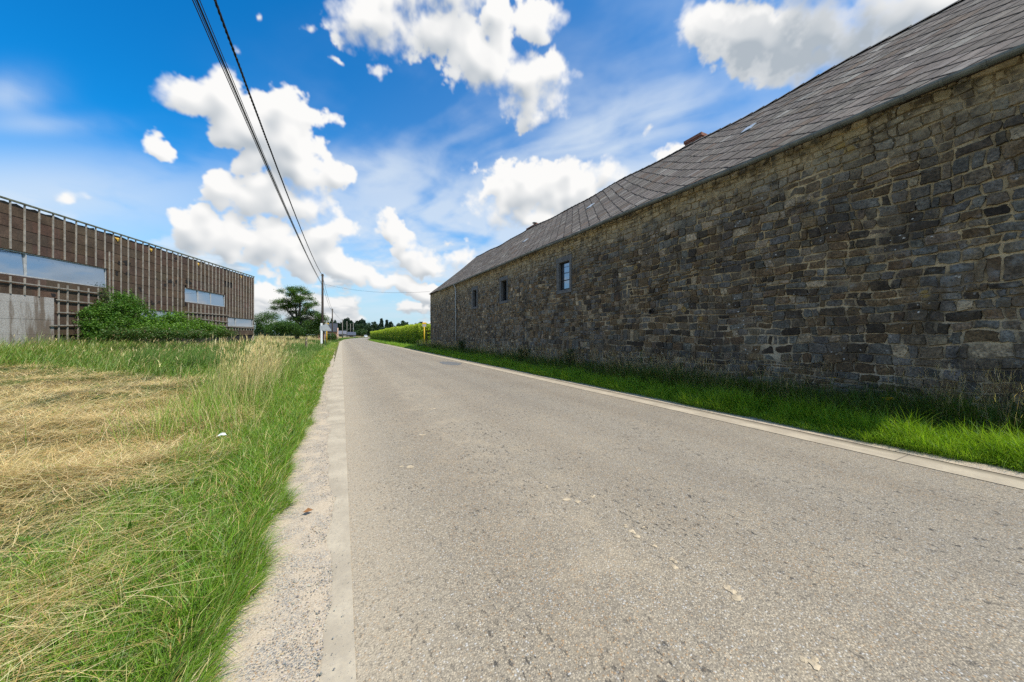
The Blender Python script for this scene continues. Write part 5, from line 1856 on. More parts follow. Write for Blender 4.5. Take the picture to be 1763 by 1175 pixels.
# leafy herbs among it
nh = 26000
yh = 10 + 17 * RNG.uniform(0, 1, nh); xh = -1.8 - RNG.uniform(0, 1, nh) * 15
fs = (np.stack([xh, yh], 1) - P0[:2]).dot(FN[:2])
hb = fbm(xh * .6, yh * .6, 255, 4)
ok = (~hay_at(xh, yh)) & (fs > .2) & (hb > .48)
xh, yh, hb = xh[ok], yh[ok], hb[ok]
lv = leaves(P3(xh, yh, RNG.uniform(.02, .62, len(xh)) * (.4 + 1.2 * (hb - .4))), .055, palette([(.08, .17, .02), (.12, .24, .028), (.06, .13, .018)], [2, 2, 1], len(xh)))
tri4 = np.concatenate([lv[1][:, [0, 1, 2]], lv[1][:, [0, 2, 3]]])
stuff('meadow', [b4[:3], (lv[0], tri4, lv[2])], m_grass)


def bents(x, y, lo, hi, lean, azm, azs, w=.0024, head=.10, k=.09, pal=BENT, wts=(3, 2, 1.5, 1.5)):
    """flowering grass stems with a loose head"""
    n = len(x)
    L = RNG.uniform(lo, hi, n)
    col = palette(pal, wts, n, .18)
    az = RNG.normal(azm, azs, n)
    ln = np.abs(RNG.normal(lean, .12, n)); bd = np.abs(RNG.normal(.18, .16, n))
    Wd = w * wfac(y, k)
    V, F, C, tip = blades(P3(x, y), L, Wd, az, ln, bd, col, 4)
    out = [(V, F, C)]
    for q in range(3):
        f = RNG.uniform(-.25, .25, n)
        hd = blades(tip - np.array([0, 0, 1.]) * (head * (.35 + .25 * q)), head * RNG.uniform(.6, 1.2, n), Wd * RNG.uniform(1.5, 2.6, n), az + f * 4, ln + bd + RNG.normal(0, .25, n), np.full(n, .4), np.clip(col * RNG.uniform(.9, 1.25, (n, 1)), 0, 1), 2)
        out.append(hd[:3])
    return out


# --- the stand of tall pale dry grass by the verge
n = 1500
u = RNG.uniform(0, 1, n)
y = 7.4 + 7.5 * u ** 1.3; cx = -1.85 - .055 * (y - 7.5)
x = cx + RNG.normal(0, .27, n)
ok = (fbm(x * 1.4, y * 1.0, 261, 3) > .44) & (x < -1.35)
x, y = x[ok], y[ok]
parts = bents(x, y, .75, 1.55, .17, .4, 1.0, .0036, .13, .07)
n = 9000
y2 = 6.3 + 14 * RNG.uniform(0, 1, n); x2_ = -1.95 - .05 * (y2 - 7) + RNG.normal(0, .45, n)
col = np.where((RNG.uniform(0, 1, n) < .2)[:, None], palette(BENT, [1, 1, 1, 1], n), palette(G_BRIGHT, [2, 2, 3, 2, 1], n))
bb = blades(P3(x2_, y2), RNG.uniform(.3, .8, n), .0048 * wfac(y2, .08), RNG.uniform(-3, 3, n), np.abs(RNG.normal(.18, .18, n)), RNG.uniform(.3, 1.2, n), col, 3)
stuff('tall_dry_grass', parts + [bb[:3]], m_dry)
# scattered stems over the meadow
n = 1500
y = 12 + 16 * RNG.uniform(0, 1, n); x = -5.5 - RNG.uniform(0, 1, n) * 11
fs = (np.stack([x, y], 1) - P0[:2]).dot(FN[:2])
ok = (~hay_at(x, y)) & (fs > .3) & (fbm(x * .7, y * .7, 263, 3) > .42)
stuff('meadow_stems', bents(x[ok], y[ok], .5, 1.05, .28, .5, .6, .0026, .12, .085), m_dry)

# --- rough grass beyond, up to the pole and the trees
n = 70000
y = 17 + 62 * RNG.uniform(0, 1, n) ** 1.3; x = -1.75 - RNG.uniform(0, 1, n) ** 1.2 * (4.5 + .30 * (y - 15)) + road_bend(y)
fs = (np.stack([x, y], 1) - P0[:2]).dot(FN[:2]); ss_ = (np.stack([x, y], 1) - P0[:2]).dot(FU[:2])
ok = (fs > .3) | (ss_ > FLEN + .3)
x, y = x[ok], y[ok]; n = len(x)
pt = fbm(x * .28, y * .16, 271, 4)
L = RNG.uniform(.35, .85, n) * (.6 + .8 * fbm(x * .7, y * .7, 273, 3)) * (.45 + .55 * ss((-x + road_bend(y) - 1.5) / 2.0))
dr = RNG.uniform(0, 1, n) < np.clip(.08 + .8 * ss((pt - .47) / .12), 0, .9) * (.3 + .7 * ss((y - 24) / 16)) * (.35 + .65 * ss((-x + road_bend(y) - 2.6) / 1.2))
col = np.where(dr[:, None], palette(BENT + [(.30, .17, .08)], [2, 1, 2, 2, .8], n), palette([(.095, .185, .024), (.13, .23, .034), (.07, .13, .02)], [2, 2, 1.6], n))
b6 = blades(P3(x, y), L, .0062 * wfac(y, .075) * RNG.uniform(.6, 1.4, n), RNG.normal(.6, 1.2, n), np.abs(RNG.normal(.2, .2, n)), RNG.uniform(.2, 1.1, n), col, 3)
stuff('rough_grass', [b6[:3]], m_dry)
# far banks
n = 26000
y = 76 + 120 * RNG.uniform(0, 1, n); x = road_bend(y) - .9 - RNG.uniform(0, 1, n) ** 1.4 * 16
hs = (x > hx0 - .3) & (x < hx1 + .3) & (y > hy0 - .3) & (y < hy1 + .3)
x, y = x[~hs], y[~hs]; n = len(x)
near_edge = (road_bend(y) - x) < 2.0 + 1.2 * vnoise(y * .1, y * 0, 5)
col = np.where(near_edge[:, None], palette([(.09, .17, .025), (.12, .20, .035)], [1, 1], n), palette(BENT, [2, 2, 1, 1], n))
b7 = blades(P3(x, y), RNG.uniform(.25, .75, n), .05 * RNG.uniform(.6, 1.4, n), RNG.uniform(-3, 3, n), np.abs(RNG.normal(.2, .2, n)), RNG.uniform(.2, 1, n), col, 2)
stuff('roadside_bank', [b7[:3]], m_dry)

# --- right verge: lush along the kerb, rank grass against the barn
n = 105000
y = logy(n, -2.5, 62, 3.4)
wv_ = RNG.uniform(0, 1, n)
edge = 6.78 + (fbm(y * 1.9, y * 0, 281, 3) - .5) * .22
x = edge + wv_ ** 1.15 * .95
tuft = fbm(x * 3.2, y * 2.2, 283, 3)
L = RNG.uniform(.12, .38, n) * (.15 + 1.7 * tuft) * (.75 + .5 * ss(wv_ / .5))
az = np.where(RNG.uniform(0, 1, n) < .62, RNG.normal(np.pi, .75, n), RNG.uniform(-np.pi, np.pi, n))
col = palette(G_LUSH, [4, 3, 3, .8, 1.2], n, .2)
b8 = blades(P3(x, y), L, .0052 * wfac(np.hypot(y, 6.5), .085) * RNG.uniform(.7, 1.35, n), az, np.abs(RNG.normal(.3, .25, n)), RNG.uniform(.5, 1.6, n), col, 4)
stuff('verge_grass', [b8[:3]], m_grass)
n = 60000
y = logy(n, -2.5, 42, 4.0); x = 7.65 + RNG.uniform(0, 1, n) * 1.32
tuft = fbm(x * 1.8, y * 1.3, 291, 3)
L = RNG.uniform(.30, .72, n) * (.4 + 1.1 * tuft) * (.55 + .45 * ss((x - 7.6) / .5))
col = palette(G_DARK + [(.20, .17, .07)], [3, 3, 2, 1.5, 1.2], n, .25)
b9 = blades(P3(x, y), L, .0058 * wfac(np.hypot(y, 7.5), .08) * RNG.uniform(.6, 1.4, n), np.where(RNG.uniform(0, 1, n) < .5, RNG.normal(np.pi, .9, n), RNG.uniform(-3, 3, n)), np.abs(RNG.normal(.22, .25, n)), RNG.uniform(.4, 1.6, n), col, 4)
n = 4600
yb_ = logy(n, -2.2, 41, 4.0); xb_ = 7.75 + RNG.uniform(0, 1, n) ** .8 * 1.2
kp = fbm(xb_ * 1.2, yb_ * .8, 293, 3) > .40
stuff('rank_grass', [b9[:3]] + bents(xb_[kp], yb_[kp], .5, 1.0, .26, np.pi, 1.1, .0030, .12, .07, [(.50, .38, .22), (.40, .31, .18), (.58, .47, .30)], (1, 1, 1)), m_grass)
n = 26000
y = 40 + 90 * RNG.uniform(0, 1, n) ** 1.2; x = 6.75 + road_bend(y) + RNG.uniform(0, 1, n) * np.clip(2.4 - road_bend(y), .7, 3)
b10 = blades(P3(x, y), RNG.uniform(.15, .38, n), .022 * RNG.uniform(.6, 1.4, n) * (y / 60), RNG.uniform(-3, 3, n), np.abs(RNG.normal(.25, .25, n)), RNG.uniform(.4, 1.4, n), palette(G_BRIGHT, [3, 3, 2, 1, 1], n), 2)
stuff('hedge_verge_grass', [b10[:3]], m_grass)


# --- broad-leaved weeds in the lodged grass
def weed_rosette(P, k, L, w, col_pal, upright=.5):
    n = len(P) * k
    PP = np.repeat(P, k, 0)
    col = palette(col_pal, [1] * len(col_pal), n, .2)
    return blades(PP, RNG.uniform(.6, 1.2, n) * L, w * RNG.uniform(.7, 1.3, n), RNG.uniform(-np.pi, np.pi, n), np.abs(RNG.normal(upright, .3, n)), RNG.uniform(.3, 1.1, n), col, 4, twist=RNG.normal(0, .3, n))[:3]


n = 110
y = logy(n, 1.5, 12, .5); x = -1.3 - RNG.uniform(0, 1, n) * (1.2 + .55 * y)
ok = ~hay_at(x, y)
stuff('broadleaf_weeds', [weed_rosette(P3(x[ok], y[ok]), 8, .17, .036, [(.06, .145, .018), (.09, .19, .02), (.13, .23, .03)])], m_grass)


# ------------------------------------------------------------------ plants that stand on their own
def plant(name, loc, label, cat, fol, stems, leafmat_=None, group=None, leafname='foliage', stemname='stem', stem_mat=None):
    t = thing(name, loc, label, cat, group)
    if stems is not None: obj(stemname, stems, stem_mat or m_twig, t)
    obj(leafname, np_mesh(leafname, *fol), leafmat_ or m_leaf, t)
    return t


def bush(name, blobs, n, size, pal, wts, label, cat='bush', base=None, flat=.2, group=None):
    """blobs: (centre, (rx,ry,rz)) in the world; leaves in clumps, stems rising from the base"""
    vol = np.array([b[1][0] * b[1][2] for b in blobs]); cnt = np.maximum(8, (vol / vol.sum() * n)).astype(int)
    Ps = []
    for (c, r), k in zip(blobs, cnt):
        r = np.array(r, float)
        cl = blob_points(c, r * .86, max(5, k // 16), .42)
        q = cl[RNG.integers(0, len(cl), k)] + RNG.normal(size=(k, 3)) * np.array([1, 1, .7]) * (size * 1.5)
        Ps.append(q)
    # shoots standing out of the outline
    for q in range(int(n / 130)):
        c, r = blobs[random.randrange(len(blobs))]
        a = blob_points(c, np.array(r) * .95, 1, .15)[0]
        dv = (a - np.array(c)); dv = dv / (np.linalg.norm(dv) + 1e-6) * .5 + np.array([random.gauss(0, .3), random.gauss(0, .3), random.uniform(.4, 1.1)])
        ln = random.uniform(1.5, 6.5) * size; m_ = random.randint(7, 16)
        Ps.append(a + dv / np.linalg.norm(dv) * (np.linspace(0, ln, m_)[:, None]) + RNG.normal(0, size * .35, (m_, 3)))
    P = np.concatenate(Ps)
    P[:, 2] = np.maximum(P[:, 2], gz(P[:, 0], P[:, 1]) + .03)
    base = np.array(base if base is not None else (np.mean([b[0][0] for b in blobs]), np.mean([b[0][1] for b in blobs]), 0.0), float)
    base[2] = float(gz(base[0], base[1]))
    st = MB()
    for (c, r) in blobs[:14]:
        c = np.array(c, float); a = base + np.array([random.gauss(0, .12), random.gauss(0, .12), -.05])
        mid_ = (a + c) / 2 + np.array([random.gauss(0, .1), random.gauss(0, .1), .15 * (c[2] - a[2])])
        st.tube([a, mid_, c], [.028, .02, .008], 5)
    return plant(name, base, label, cat, leaves(P, size, palette(pal, wts, len(P), .22), flat=flat), st, group=group)


def on_fac(cx, cy, r, off, squash=.8):
    """a clump in front of the brown facade, surveyed as (x, y, rx, ry)"""
    s_, z_ = fac(cx, cy, off)
    c = fpt(s_, z_, off); dep = (c - np.array([0, 0, EYE])).dot(FWD)
    k = .2554 * dep / FPX
    return (tuple(c), (r[0] * k * .9, min(off * .8, r[0] * k * squash), r[1] * k))


ELD = [(.05, .12, .016), (.08, .175, .022), (.12, .23, .03), (.17, .29, .04)]
bush('elder_bush', [on_fac(800, 800, (55, 45), .9), on_fac(870, 815, (60, 50), 1.0), on_fac(760, 860, (70, 60), 1.0), on_fac(850, 880, (90, 60), 1.2), on_fac(920, 870, (60, 55), 1.1),
                    on_fac(690, 905, (80, 55), .8), on_fac(780, 950, (110, 60), 1.2), on_fac(900, 950, (90, 55), 1.3), on_fac(640, 890, (70, 26), .5), on_fac(580, 905, (40, 30), .4),
                    on_fac(600, 970, (55, 35), .7), on_fac(700, 1000, (90, 45), 1.1), on_fac(620, 1040, (60, 40), .9)],
     15000, .085, ELD, [2, 3, 2.5, 1.2], 'tall leafy elder bush pushing against the lattice of the brown building', base=tuple(fpt(fac(780, 950, .9)[0], 0, .9)))
bush('climbing_stems', [on_fac(706, 755, (14, 26), .3), on_fac(720, 720, (10, 16), .25), on_fac(690, 790, (18, 20), .3), on_fac(668, 830, (20, 18), .3), on_fac(690, 850, (24, 24), .35)],
     700, .075, [(.05, .09, .02), (.09, .12, .03), (.13, .12, .04)], [2, 1, 1], 'thin climbing stems up the battens beside the long band window', 'climber', base=tuple(fpt(fac(700, 900, .3)[0], 0, .3)))
bush('bramble_thicket', [on_fac(990, 950, (60, 38), 1.5), on_fac(1060, 968, (60, 34), 1.5), on_fac(1130, 945, (60, 50), 1.5), on_fac(1200, 948, (48, 44), 1.4), on_fac(1205, 912, (26, 20), 1.3), on_fac(1010, 905, (26, 24), 1.3),
                         on_fac(1280, 985, (60, 34), 1.5), on_fac(1330, 965, (34, 30), 1.5), on_fac(1390, 995, (60, 34), 1.5), on_fac(1440, 1010, (80, 28), 1.6), on_fac(1000, 1000, (120, 40), 2.2), on_fac(1180, 1010, (140, 40), 2.3)],
     15000, .10, [(.08, .165, .018), (.13, .25, .026), (.18, .31, .035), (.06, .12, .016)], [2, 3, 2, 1.3], 'low spreading bramble thicket under the high window of the brown building', 'thicket')
# dark nettle growth in front of it
bush('nettle_bed', [on_fac(850, 1040, (150, 34), 4.0, .5), on_fac(1080, 1040, (160, 30), 4.5, .5), on_fac(1290, 1045, (140, 26), 4.5, .5), on_fac(1480, 1040, (120, 24), 4.5, .5)],
     11000, .085, [(.055, .115, .018), (.08, .15, .025), (.12, .15, .04), (.18, .14, .06)], [3, 2, 1, .6], 'dark weedy bed of nettles below the bramble thicket', 'nettles')


# ---- weeds by the barn
def weed_plant(px, py, depth_x, h, label, pal, spread=.35, n=420, size=.07):
    y_, _ = on_x(px, py, depth_x)
    z0 = float(gz(depth_x, y_))
    st = MB(); P = []
    for q in range(7):
        a = random.uniform(0, 6.28); r = spread * random.uniform(.2, 1)
        top = np.array([depth_x + r * math.cos(a), y_ + r * math.sin(a), z0 + h * random.uniform(.7, 1.0)])
        b_ = np.array([depth_x, y_, z0 - .03])
        st.tube([b_, (b_ + top) / 2 + np.array([0, 0, h * .1]), top], [.010, .008, .004], 5)
        t_ = RNG.uniform(.15, 1.0, n // 7)[:, None]
        P.append(b_ + (top - b_) * t_ + RNG.normal(size=(n // 7, 3)) * np.array([.07, .07, .05]))
    P = np.concatenate(P)
    return plant('weed', (depth_x, y_, z0), label, 'weed', leaves(P, size, palette(pal, [1] * len(pal), len(P)), 2.4), st, group='weeds against the barn wall')


DKW = [(.03, .065, .014), (.045, .085, .018), (.025, .05, .012)]
weed_plant(797, 612, 8.3, 1.15, 'dark bushy weed beside the downpipe foot', DKW, .5, 900, .10)
weed_plant(903, 622, 8.35, .85, 'dark weed against the wall midway between downpipe and drain hole', DKW, .45, 700, .09)
weed_plant(981, 640, 8.2, .95, 'tall dark weed against the wall left of the drain hole', DKW, .42, 700, .085)
weed_plant(1168, 660, 8.45, .6, 'small pale-tipped weed right of the drain hole', [(.06, .12, .02), (.09, .15, .04)], .3, 420, .06)

m_petal = leafmat('yellow_petal', .2, .6, .2, (1.1, 1.0, .3))


def ragwort(px, py, X, label, k=7):
    y_, zt = on_x(px, py, X); z0 = float(gz(X, y_))
    zt = max(zt, z0 + .25)
    t = thing('ragwort', (X, y_, z0), label, 'wildflower', 'yellow wildflowers by the barn')
    st = MB(); hd = []
    for q in range(k):
        a = random.uniform(0, 6.28); r = random.uniform(.0, .075)
        tp = np.array([X + r * math.cos(a), y_ + r * math.sin(a), zt + random.uniform(-.03, .02)])
        st.tube([(X, y_, z0 - .02), (X, y_, z0 + (zt - z0) * .62), tp], [.006, .005, .003], 5)
        m = 14; th_ = np.arange(m) / m * 6.28
        for j in range(m):
            d_ = np.array([math.cos(th_[j]), math.sin(th_[j]), .25]); s_ = np.array([-math.sin(th_[j]), math.cos(th_[j]), 0])
            hd.append(np.array([tp, tp + d_ * .016 + s_ * .006, tp + d_ * .034, tp + d_ * .016 - s_ * .006]))
    obj('stem', st, simple('green_stem', (.07, .12, .03), .8, .2, 10) if 'green_stem' not in bpy.data.materials else bpy.data.materials['green_stem'], t)
    V = np.concatenate(hd); F = np.arange(len(V)).reshape(-1, 4)
    obj('flower_head', np_mesh('flower_head', V, F, palette([(.80, .52, .01), (.70, .42, .01)], [2, 1], len(V), .1)), m_petal, t)


ragwort(822, 594, 8.5, 'small yellow wildflower by the wall just right of the downpipe', 10)
ragwort(1104, 604, 8.5, 'upper of the two yellow wildflowers below the drain hole', 4)
ragwort(1121, 616, 8.45, 'lower of the two yellow wildflowers below the drain hole', 8)
ragwort(1530, 685, 8.15, 'bright yellow wildflower low in the rank grass at the near end of the wall', 8)
ragwort(1431, 651, 8.5, 'single small yellow bloom on the wall left of the bright near flower', 2)

# ------------------------------------------------------------------ hedge between road and field
HY0, HY1 = 45.0, 128.0
n = 52000
yv = HY0 + (HY1 - HY0) * RNG.uniform(0, 1, n) ** 1.25
hgt = 2.86 - .34 * ss((yv - 60) / 60) + (fbm(yv * .55, yv * 0, 301, 3) - .5) * .35
face = RNG.uniform(0, 1, n)
xw0 = 9.05 + .18 * (fbm(yv * .8, yv * 0 + 4, 303, 3) - .5) * 2
wid = 1.5
zv = np.where(face < .52, hgt * RNG.uniform(.02, 1, n) ** .85, hgt * np.where(face < .85, RNG.uniform(.93, 1.06, n), RNG.uniform(0, 1, n)))
bul = .22 * np.sin(np.clip(zv / hgt, 0, 1) * np.pi * .9) + .30 * (fbm(yv * 1.1, zv * 1.3, 305, 3) - .5)
xv = np.where(face < .52, xw0 - bul + np.abs(RNG.normal(0, .12, n)), np.where(face < .85, xw0 + RNG.uniform(-.1, wid, n), xw0 + wid + bul))
rim = face > .92
yv = np.where(rim, HY0 - RNG.uniform(-.2, .25, n), yv); xv = np.where(rim, xw0 + RNG.uniform(0, wid, n), xv)
hgt2 = 2.68
P = np.stack([xv, yv, np.maximum(.05, zv + RNG.normal(0, .05, n))], 1)
topness = ss((P[:, 2] / 2.6 - .55) / .4)
colg = palette([(.13, .23, .018), (.18, .29, .026), (.09, .165, .015)], [2, 2, 1], n, .2)
coly = palette([(.44, .50, .035), (.35, .45, .035), (.54, .56, .06)], [2, 2, 1], n, .15)
pick = RNG.uniform(0, 1, n) < topness * .72 + .22
col = np.where(pick[:, None], coly, colg)
hd = thing('hedge', (9.8, 86, 0), 'long clipped green hedge with yellow new growth along the top beside the road', 'hedge')
obj('foliage', np_mesh('foliage', *leaves(P, .15, col, 1.5)), m_leaf, hd)
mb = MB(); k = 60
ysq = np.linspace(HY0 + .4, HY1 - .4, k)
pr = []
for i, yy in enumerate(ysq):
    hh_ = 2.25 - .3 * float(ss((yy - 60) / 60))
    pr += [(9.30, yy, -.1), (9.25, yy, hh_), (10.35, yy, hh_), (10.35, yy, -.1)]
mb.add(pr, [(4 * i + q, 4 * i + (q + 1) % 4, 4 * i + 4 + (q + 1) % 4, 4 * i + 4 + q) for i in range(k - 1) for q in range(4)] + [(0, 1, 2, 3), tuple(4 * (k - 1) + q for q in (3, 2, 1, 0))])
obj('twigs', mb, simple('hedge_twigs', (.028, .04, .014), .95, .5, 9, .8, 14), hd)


# ------------------------------------------------------------------ trees
def limb(mb, a, b, r0, r1, bend=.12, n=6):
    a = np.array(a, float); b = np.array(b, float)
    k = 4; L = np.linalg.norm(b - a)
    off = np.array([random.gauss(0, bend), random.gauss(0, bend), random.gauss(0, bend * .5) + bend * .5]) * L * .5
    pts = [a + (b - a) * t + off * math.sin(math.pi * t) for t in [i / k for i in range(k + 1)]]
    mb.tube(pts, [r0 + (r1 - r0) * i / k for i in range(k + 1)], n)


# the big open-crowned tree behind the nearest pole, its pads of leaves in layers
D = 62.0


def pad(cx, cy, rx, ry, dd=0.0):
    px, py = 420 + cx * .2043, 440 + cy * .2043
    c = at_depth(px, py, D + dd); k = .2043 * (D + dd) / FPX
    return c, (rx * k, rx * k * .9, ry * k)


PADS_X = [(430, 390, 110, 60), (470, 330, 100, 45), (520, 440, 110, 55), (560, 590, 110, 60), (470, 590, 110, 50), (350, 420, 60, 40)]
PADS = [(385, 285, 38, 14), (470, 288, 62, 20), (525, 318, 52, 18), (312, 303, 28, 9), (405, 335, 55, 18), (290, 395, 52, 20), (350, 385, 62, 22), (460, 365, 60, 22), (555, 362, 40, 14),
        (255, 445, 34, 16), (335, 440, 56, 18), (430, 425, 58, 20), (535, 425, 62, 22), (600, 408, 28, 13), (410, 478, 55, 15), (500, 485, 66, 24), (585, 492, 58, 26), (640, 512, 40, 24),
        (480, 540, 58, 24), (560, 550, 76, 34), (630, 572, 46, 34), (685, 538, 20, 20), (400, 535, 46, 16), (350, 578, 66, 22), (500, 600, 90, 32), (590, 625, 70, 30), (420, 625, 80, 28)]
tb = at_depth(511, 577, D); tb[2] = float(gz(tb[0], tb[1])) - .2
mb = MB()
fork = at_depth(511, 551, D)
mb.tube([tb, tb + (fork - tb) * .5 + np.array([.08, 0, 0]), fork], [.42, .36, .32], 10)
mids = [at_depth(509, 528, D), at_depth(516, 512, D - .5), at_depth(530, 525, D + .6), at_depth(492, 530, D + .4)]
for q in mids: limb(mb, fork, q, .20, .12, .1, 7)
Pl = []
for i, (cx, cy, rx, ry) in enumerate(PADS + [(random.gauss(a_, rx_ * .6), random.gauss(b_, ry_ * .6), random.uniform(18, 34), random.uniform(10, 20)) for (a_, b_, rx_, ry_) in PADS_X for _ in range(3)]):
    dd = random.uniform(-2.2, 2.2)
    c, r = pad(cx, cy, rx * .95, ry * 1.2, dd)
    src = fork if cy > 460 else min(mids, key=lambda m_: np.linalg.norm(m_ - c))
    limb(mb, src, c - np.array([0, 0, r[2] * .4]), .09, .025, .12, 5)
    k = int(160 + 6200 * (r[0] * r[2]) / 3.2)
    cl = blob_points(c, np.array(r) * .95, max(10, k // 20), .55)
    Pl.append(cl[RNG.integers(0, len(cl), k)] + RNG.normal(size=(k, 3)) * np.array([.30, .30, .20]))
P = np.concatenate(Pl); P[:, 2] = np.maximum(P[:, 2], .3)
plant('broadleaf_tree', tb, 'tall open-crowned tree with layered dark foliage standing left of the nearest pole', 'tree',
      leaves(P, .17, palette([(.055, .115, .02), (.085, .16, .028), (.125, .21, .038), (.17, .22, .055)], [3, 3, 1.6, .6], len(P), .2), 1.6, .5), mb, leafname='crown', stemname='trunk')


def px_blob(px, py, rx, ry, depth, squash=.9):
    c = at_depth(px, py, depth); k = depth / FPX
    return (tuple(c), (rx * k, rx * k * squash, ry * k))


bush('field_maple', [px_blob(452, 548, 16, 11, 55), px_blob(468, 545, 16, 9, 56), px_blob(445, 560, 14, 14, 55), px_blob(470, 562, 22, 13, 55)], 9000, .14,
     [(.06, .125, .018), (.09, .17, .025), (.04, .09, .014)], [2, 2, 1], 'bright rounded bush just beyond the corner of the brown building', 'bush')
bush('hawthorn_bush', [px_blob(490, 562, 20, 12, 50), px_blob(505, 566, 15, 11, 50), px_blob(478, 568, 20, 10, 50), px_blob(515, 572, 12, 8, 50)], 8000, .14,
     [(.05, .105, .018), (.08, .15, .022), (.035, .075, .014)], [2, 2, 1.3], 'darker bush in front of the open-crowned tree trunk', 'bush')
bush('dark_shrub', [px_blob(535, 566, 14, 14, 60), px_blob(547, 572, 12, 12, 60), px_blob(522, 574, 12, 8, 60)], 5200, .16,
     [(.03, .065, .012), (.05, .10, .018), (.07, .12, .025)], [2, 2, 1], 'dense dark shrub under the tree beside the nearest pole', 'bush')
bush('round_shrub', [px_blob(571, 580, 8, 6.5, 74), px_blob(565, 583, 5, 4, 74), px_blob(576, 582, 5, 4.5, 74)], 2600, .15,
     [(.045, .09, .016), (.065, .13, .02), (.035, .07, .012)], [2, 2, 1], 'round green shrub before the wall of the brick house', 'bush')


def far_tree(name, px, pyt, w_px, depth, label, kind='round', pal=None, group='trees along the skyline'):
    k = depth / FPX
    x0, y0_, _ = at_depth(px, 577, depth); z0 = float(gz(x0, y0_)) - .3
    h_ = EYE + (577 - pyt) * k - z0; w2 = w_px * k / 2
    pal = pal or [(.020, .045, .016), (.032, .065, .020), (.045, .08, .024)]
    mb = MB(); P = []
    if kind == 'conifer':
        mb.tube([(x0, y0_, z0), (x0, y0_, z0 + h_ * .97)], [.3, .05], 6)
        for i in range(26):
            t = (i / 26) ** .9; zz_ = z0 + h_ * (.12 + .88 * t); rr = w2 * (1 - t) ** .8 * random.uniform(.7, 1.15) + .15
            for j in range(5):
                a = random.uniform(0, 6.28)
                m_ = 26
                tt = RNG.uniform(.1, 1, m_)[:, None]
                P.append(np.array([x0, y0_, zz_]) + tt * np.array([rr * math.cos(a), rr * math.sin(a), -.25 * rr]) + RNG.normal(size=(m_, 3)) * .35)
        sz = .75
    else:
        fk = np.array([x0, y0_, z0 + h_ * .35])
        mb.tube([(x0, y0_, z0), (x0 + .1, y0_, z0 + h_ * .2), fk], [.35, .3, .25], 7)
        for i in range(34):
            d_ = RNG.normal(size=3); d_ /= np.linalg.norm(d_); rr = random.uniform(.35, 1) ** .6
            c = np.array([x0 + d_[0] * w2 * .78 * rr, y0_ + d_[1] * w2 * .78 * rr, z0 + h_ * .56 + d_[2] * h_ * .36 * rr])
            if i % 3 == 0: limb(mb, fk, c, .13, .04, .1, 5)
            r = w2 * random.uniform(.20, .36)
            P.append(blob_points(c, (r, r, r * .75), 85, .6))
        sz = .62
    P = np.concatenate(P); P[:, 2] = np.maximum(P[:, 2], z0 + .2)
    sz *= depth / 240
    return plant(name, (x0, y0_, z0), label, 'tree', leaves(P, sz, palette(pal, [2, 2, 1], len(P), .2), 1.4), mb, group=group, leafname='crown', stemname='trunk')


DK = [(.012, .030, .016), (.018, .042, .020), (.026, .052, .022)]
MG = [(.035, .075, .018), (.05, .10, .022), (.07, .12, .03)]
far_tree('broadleaf_tree', 623, 565, 19, 215, 'rounded mid-green tree directly above the white car', 'round', MG)
far_tree('broadleaf_tree', 610, 568, 12, 210, 'small mid-green tree behind the boxed grey pole', 'round', MG)
far_tree('broadleaf_tree', 620, 556, 20, 262, 'broad dark tree behind the rounded green tree above the car', 'round')
far_tree('broadleaf_tree', 640, 554, 26, 255, 'large dark round tree at the left end of the hedge', 'round')
far_tree('conifer_tree', 657, 549.5, 12, 280, 'tallest spiky conifer over the middle of the hedge', 'conifer', DK)
far_tree('conifer_tree', 666, 551.5, 11, 285, 'spiky conifer just right of the tallest one over the hedge', 'conifer', DK)
far_tree('conifer_tree', 673, 555, 8, 290, 'shortest conifer of the three over the hedge', 'conifer', DK)
far_tree('broadleaf_tree', 663, 560, 24, 250, 'low dark tree in front of the conifers over the hedge', 'round')
far_tree('broadleaf_tree', 692, 551, 25, 235, 'big rounded dark tree over the right half of the hedge', 'round', [(.022, .055, .018), (.034, .072, .022), (.05, .09, .026)])
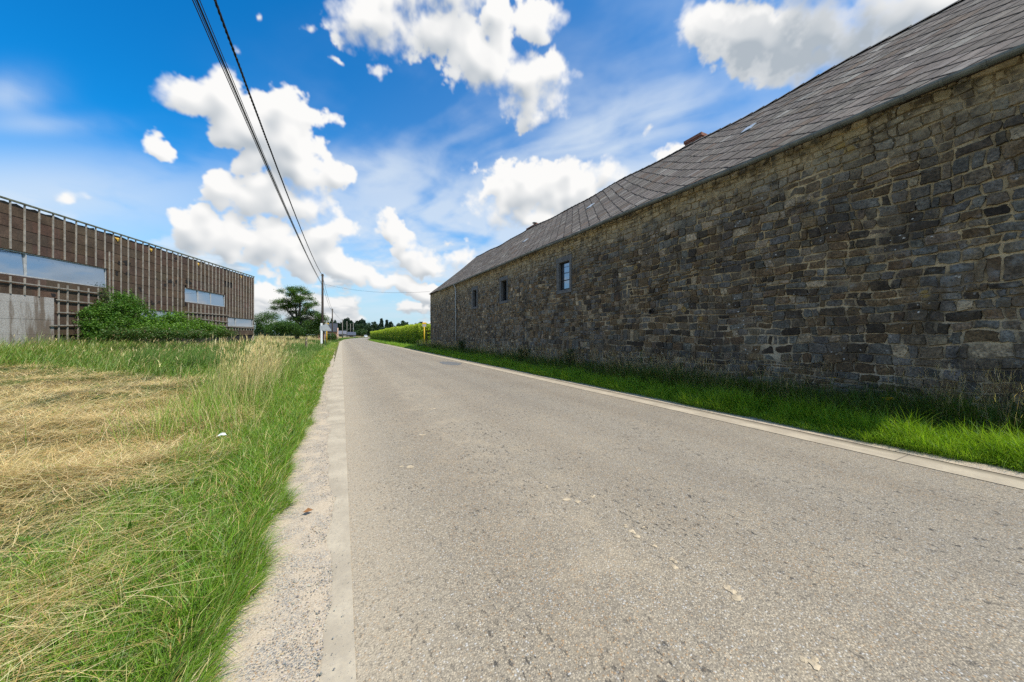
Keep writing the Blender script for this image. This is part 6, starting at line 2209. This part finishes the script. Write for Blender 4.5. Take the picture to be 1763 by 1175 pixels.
far_tree('broadleaf_tree', 681, 563, 20, 240, 'low tree between the conifers and the big rounded tree', 'round')
far_tree('broadleaf_tree', 718, 555.5, 14, 240, 'small round tree standing alone between the big tree and the bus stop', 'round')
far_tree('broadleaf_tree', 739, 559, 16, 240, 'dark tree partly hidden by the far corner of the barn', 'round')
# the dark wood on the left behind the poles reads as one mass
P = []; tr = MB()
for i in range(150):
    px = random.uniform(556, 628) if i < 70 else (random.uniform(440, 560) if i < 95 else random.uniform(626, 750))
    depth = random.uniform(300, 360)
    top = 555 + 3.5 * math.sin(px * .25) + random.uniform(-3.5, 4) - (2.5 if 590 < px < 606 else 0) + (5 if px < 556 or px > 628 else 0)
    k = depth / FPX
    x0, y0_, _ = at_depth(px, 577, depth); z0 = float(gz(x0, y0_)) - .5; h_ = EYE + (577 - top) * k - z0
    for j in range(16):
        t = j / 16; rr = 3.6 * (1 - t) ** .7 + .3
        m_ = 34
        a = RNG.uniform(0, 6.28, m_); q = RNG.uniform(.2, 1, m_)
        P.append(np.stack([x0 + np.cos(a) * rr * q, y0_ + np.sin(a) * rr * q, z0 + h_ * (.05 + .95 * t) + RNG.normal(0, .5, m_)], 1))
P = np.concatenate(P)
V, F, C = leaves(P, 1.15, palette(DK, [2, 2, 1], len(P), .2), 1.4)
tag(obj('woods', np_mesh('woods', V, F, C), m_leaf), kind='stuff')
# a far line of trees closing the fields all round
P = []
for i in range(420):
    a = random.uniform(-1.9, 2.2); dist_ = random.uniform(380, 460)
    x0, y0_ = math.sin(a) * dist_, math.cos(a) * dist_
    h_ = random.uniform(5, 9.5); z0 = float(gz(x0, y0_))
    for j in range(5):
        P.append(blob_points((x0 + random.gauss(0, 3), y0_ + random.gauss(0, 3), z0 + h_ * random.uniform(.25, .75)), (4.5, 4.5, h_ * .28), 34, .5))
P = np.concatenate(P)
V, F, C = leaves(P, 1.6, palette([(.025, .055, .02), (.04, .08, .024), (.055, .09, .03)], [2, 2, 1], len(P), .2), 1.4)
tag(obj('far_treeline', np_mesh('far_treeline', V, F, C), m_leaf), kind='stuff')
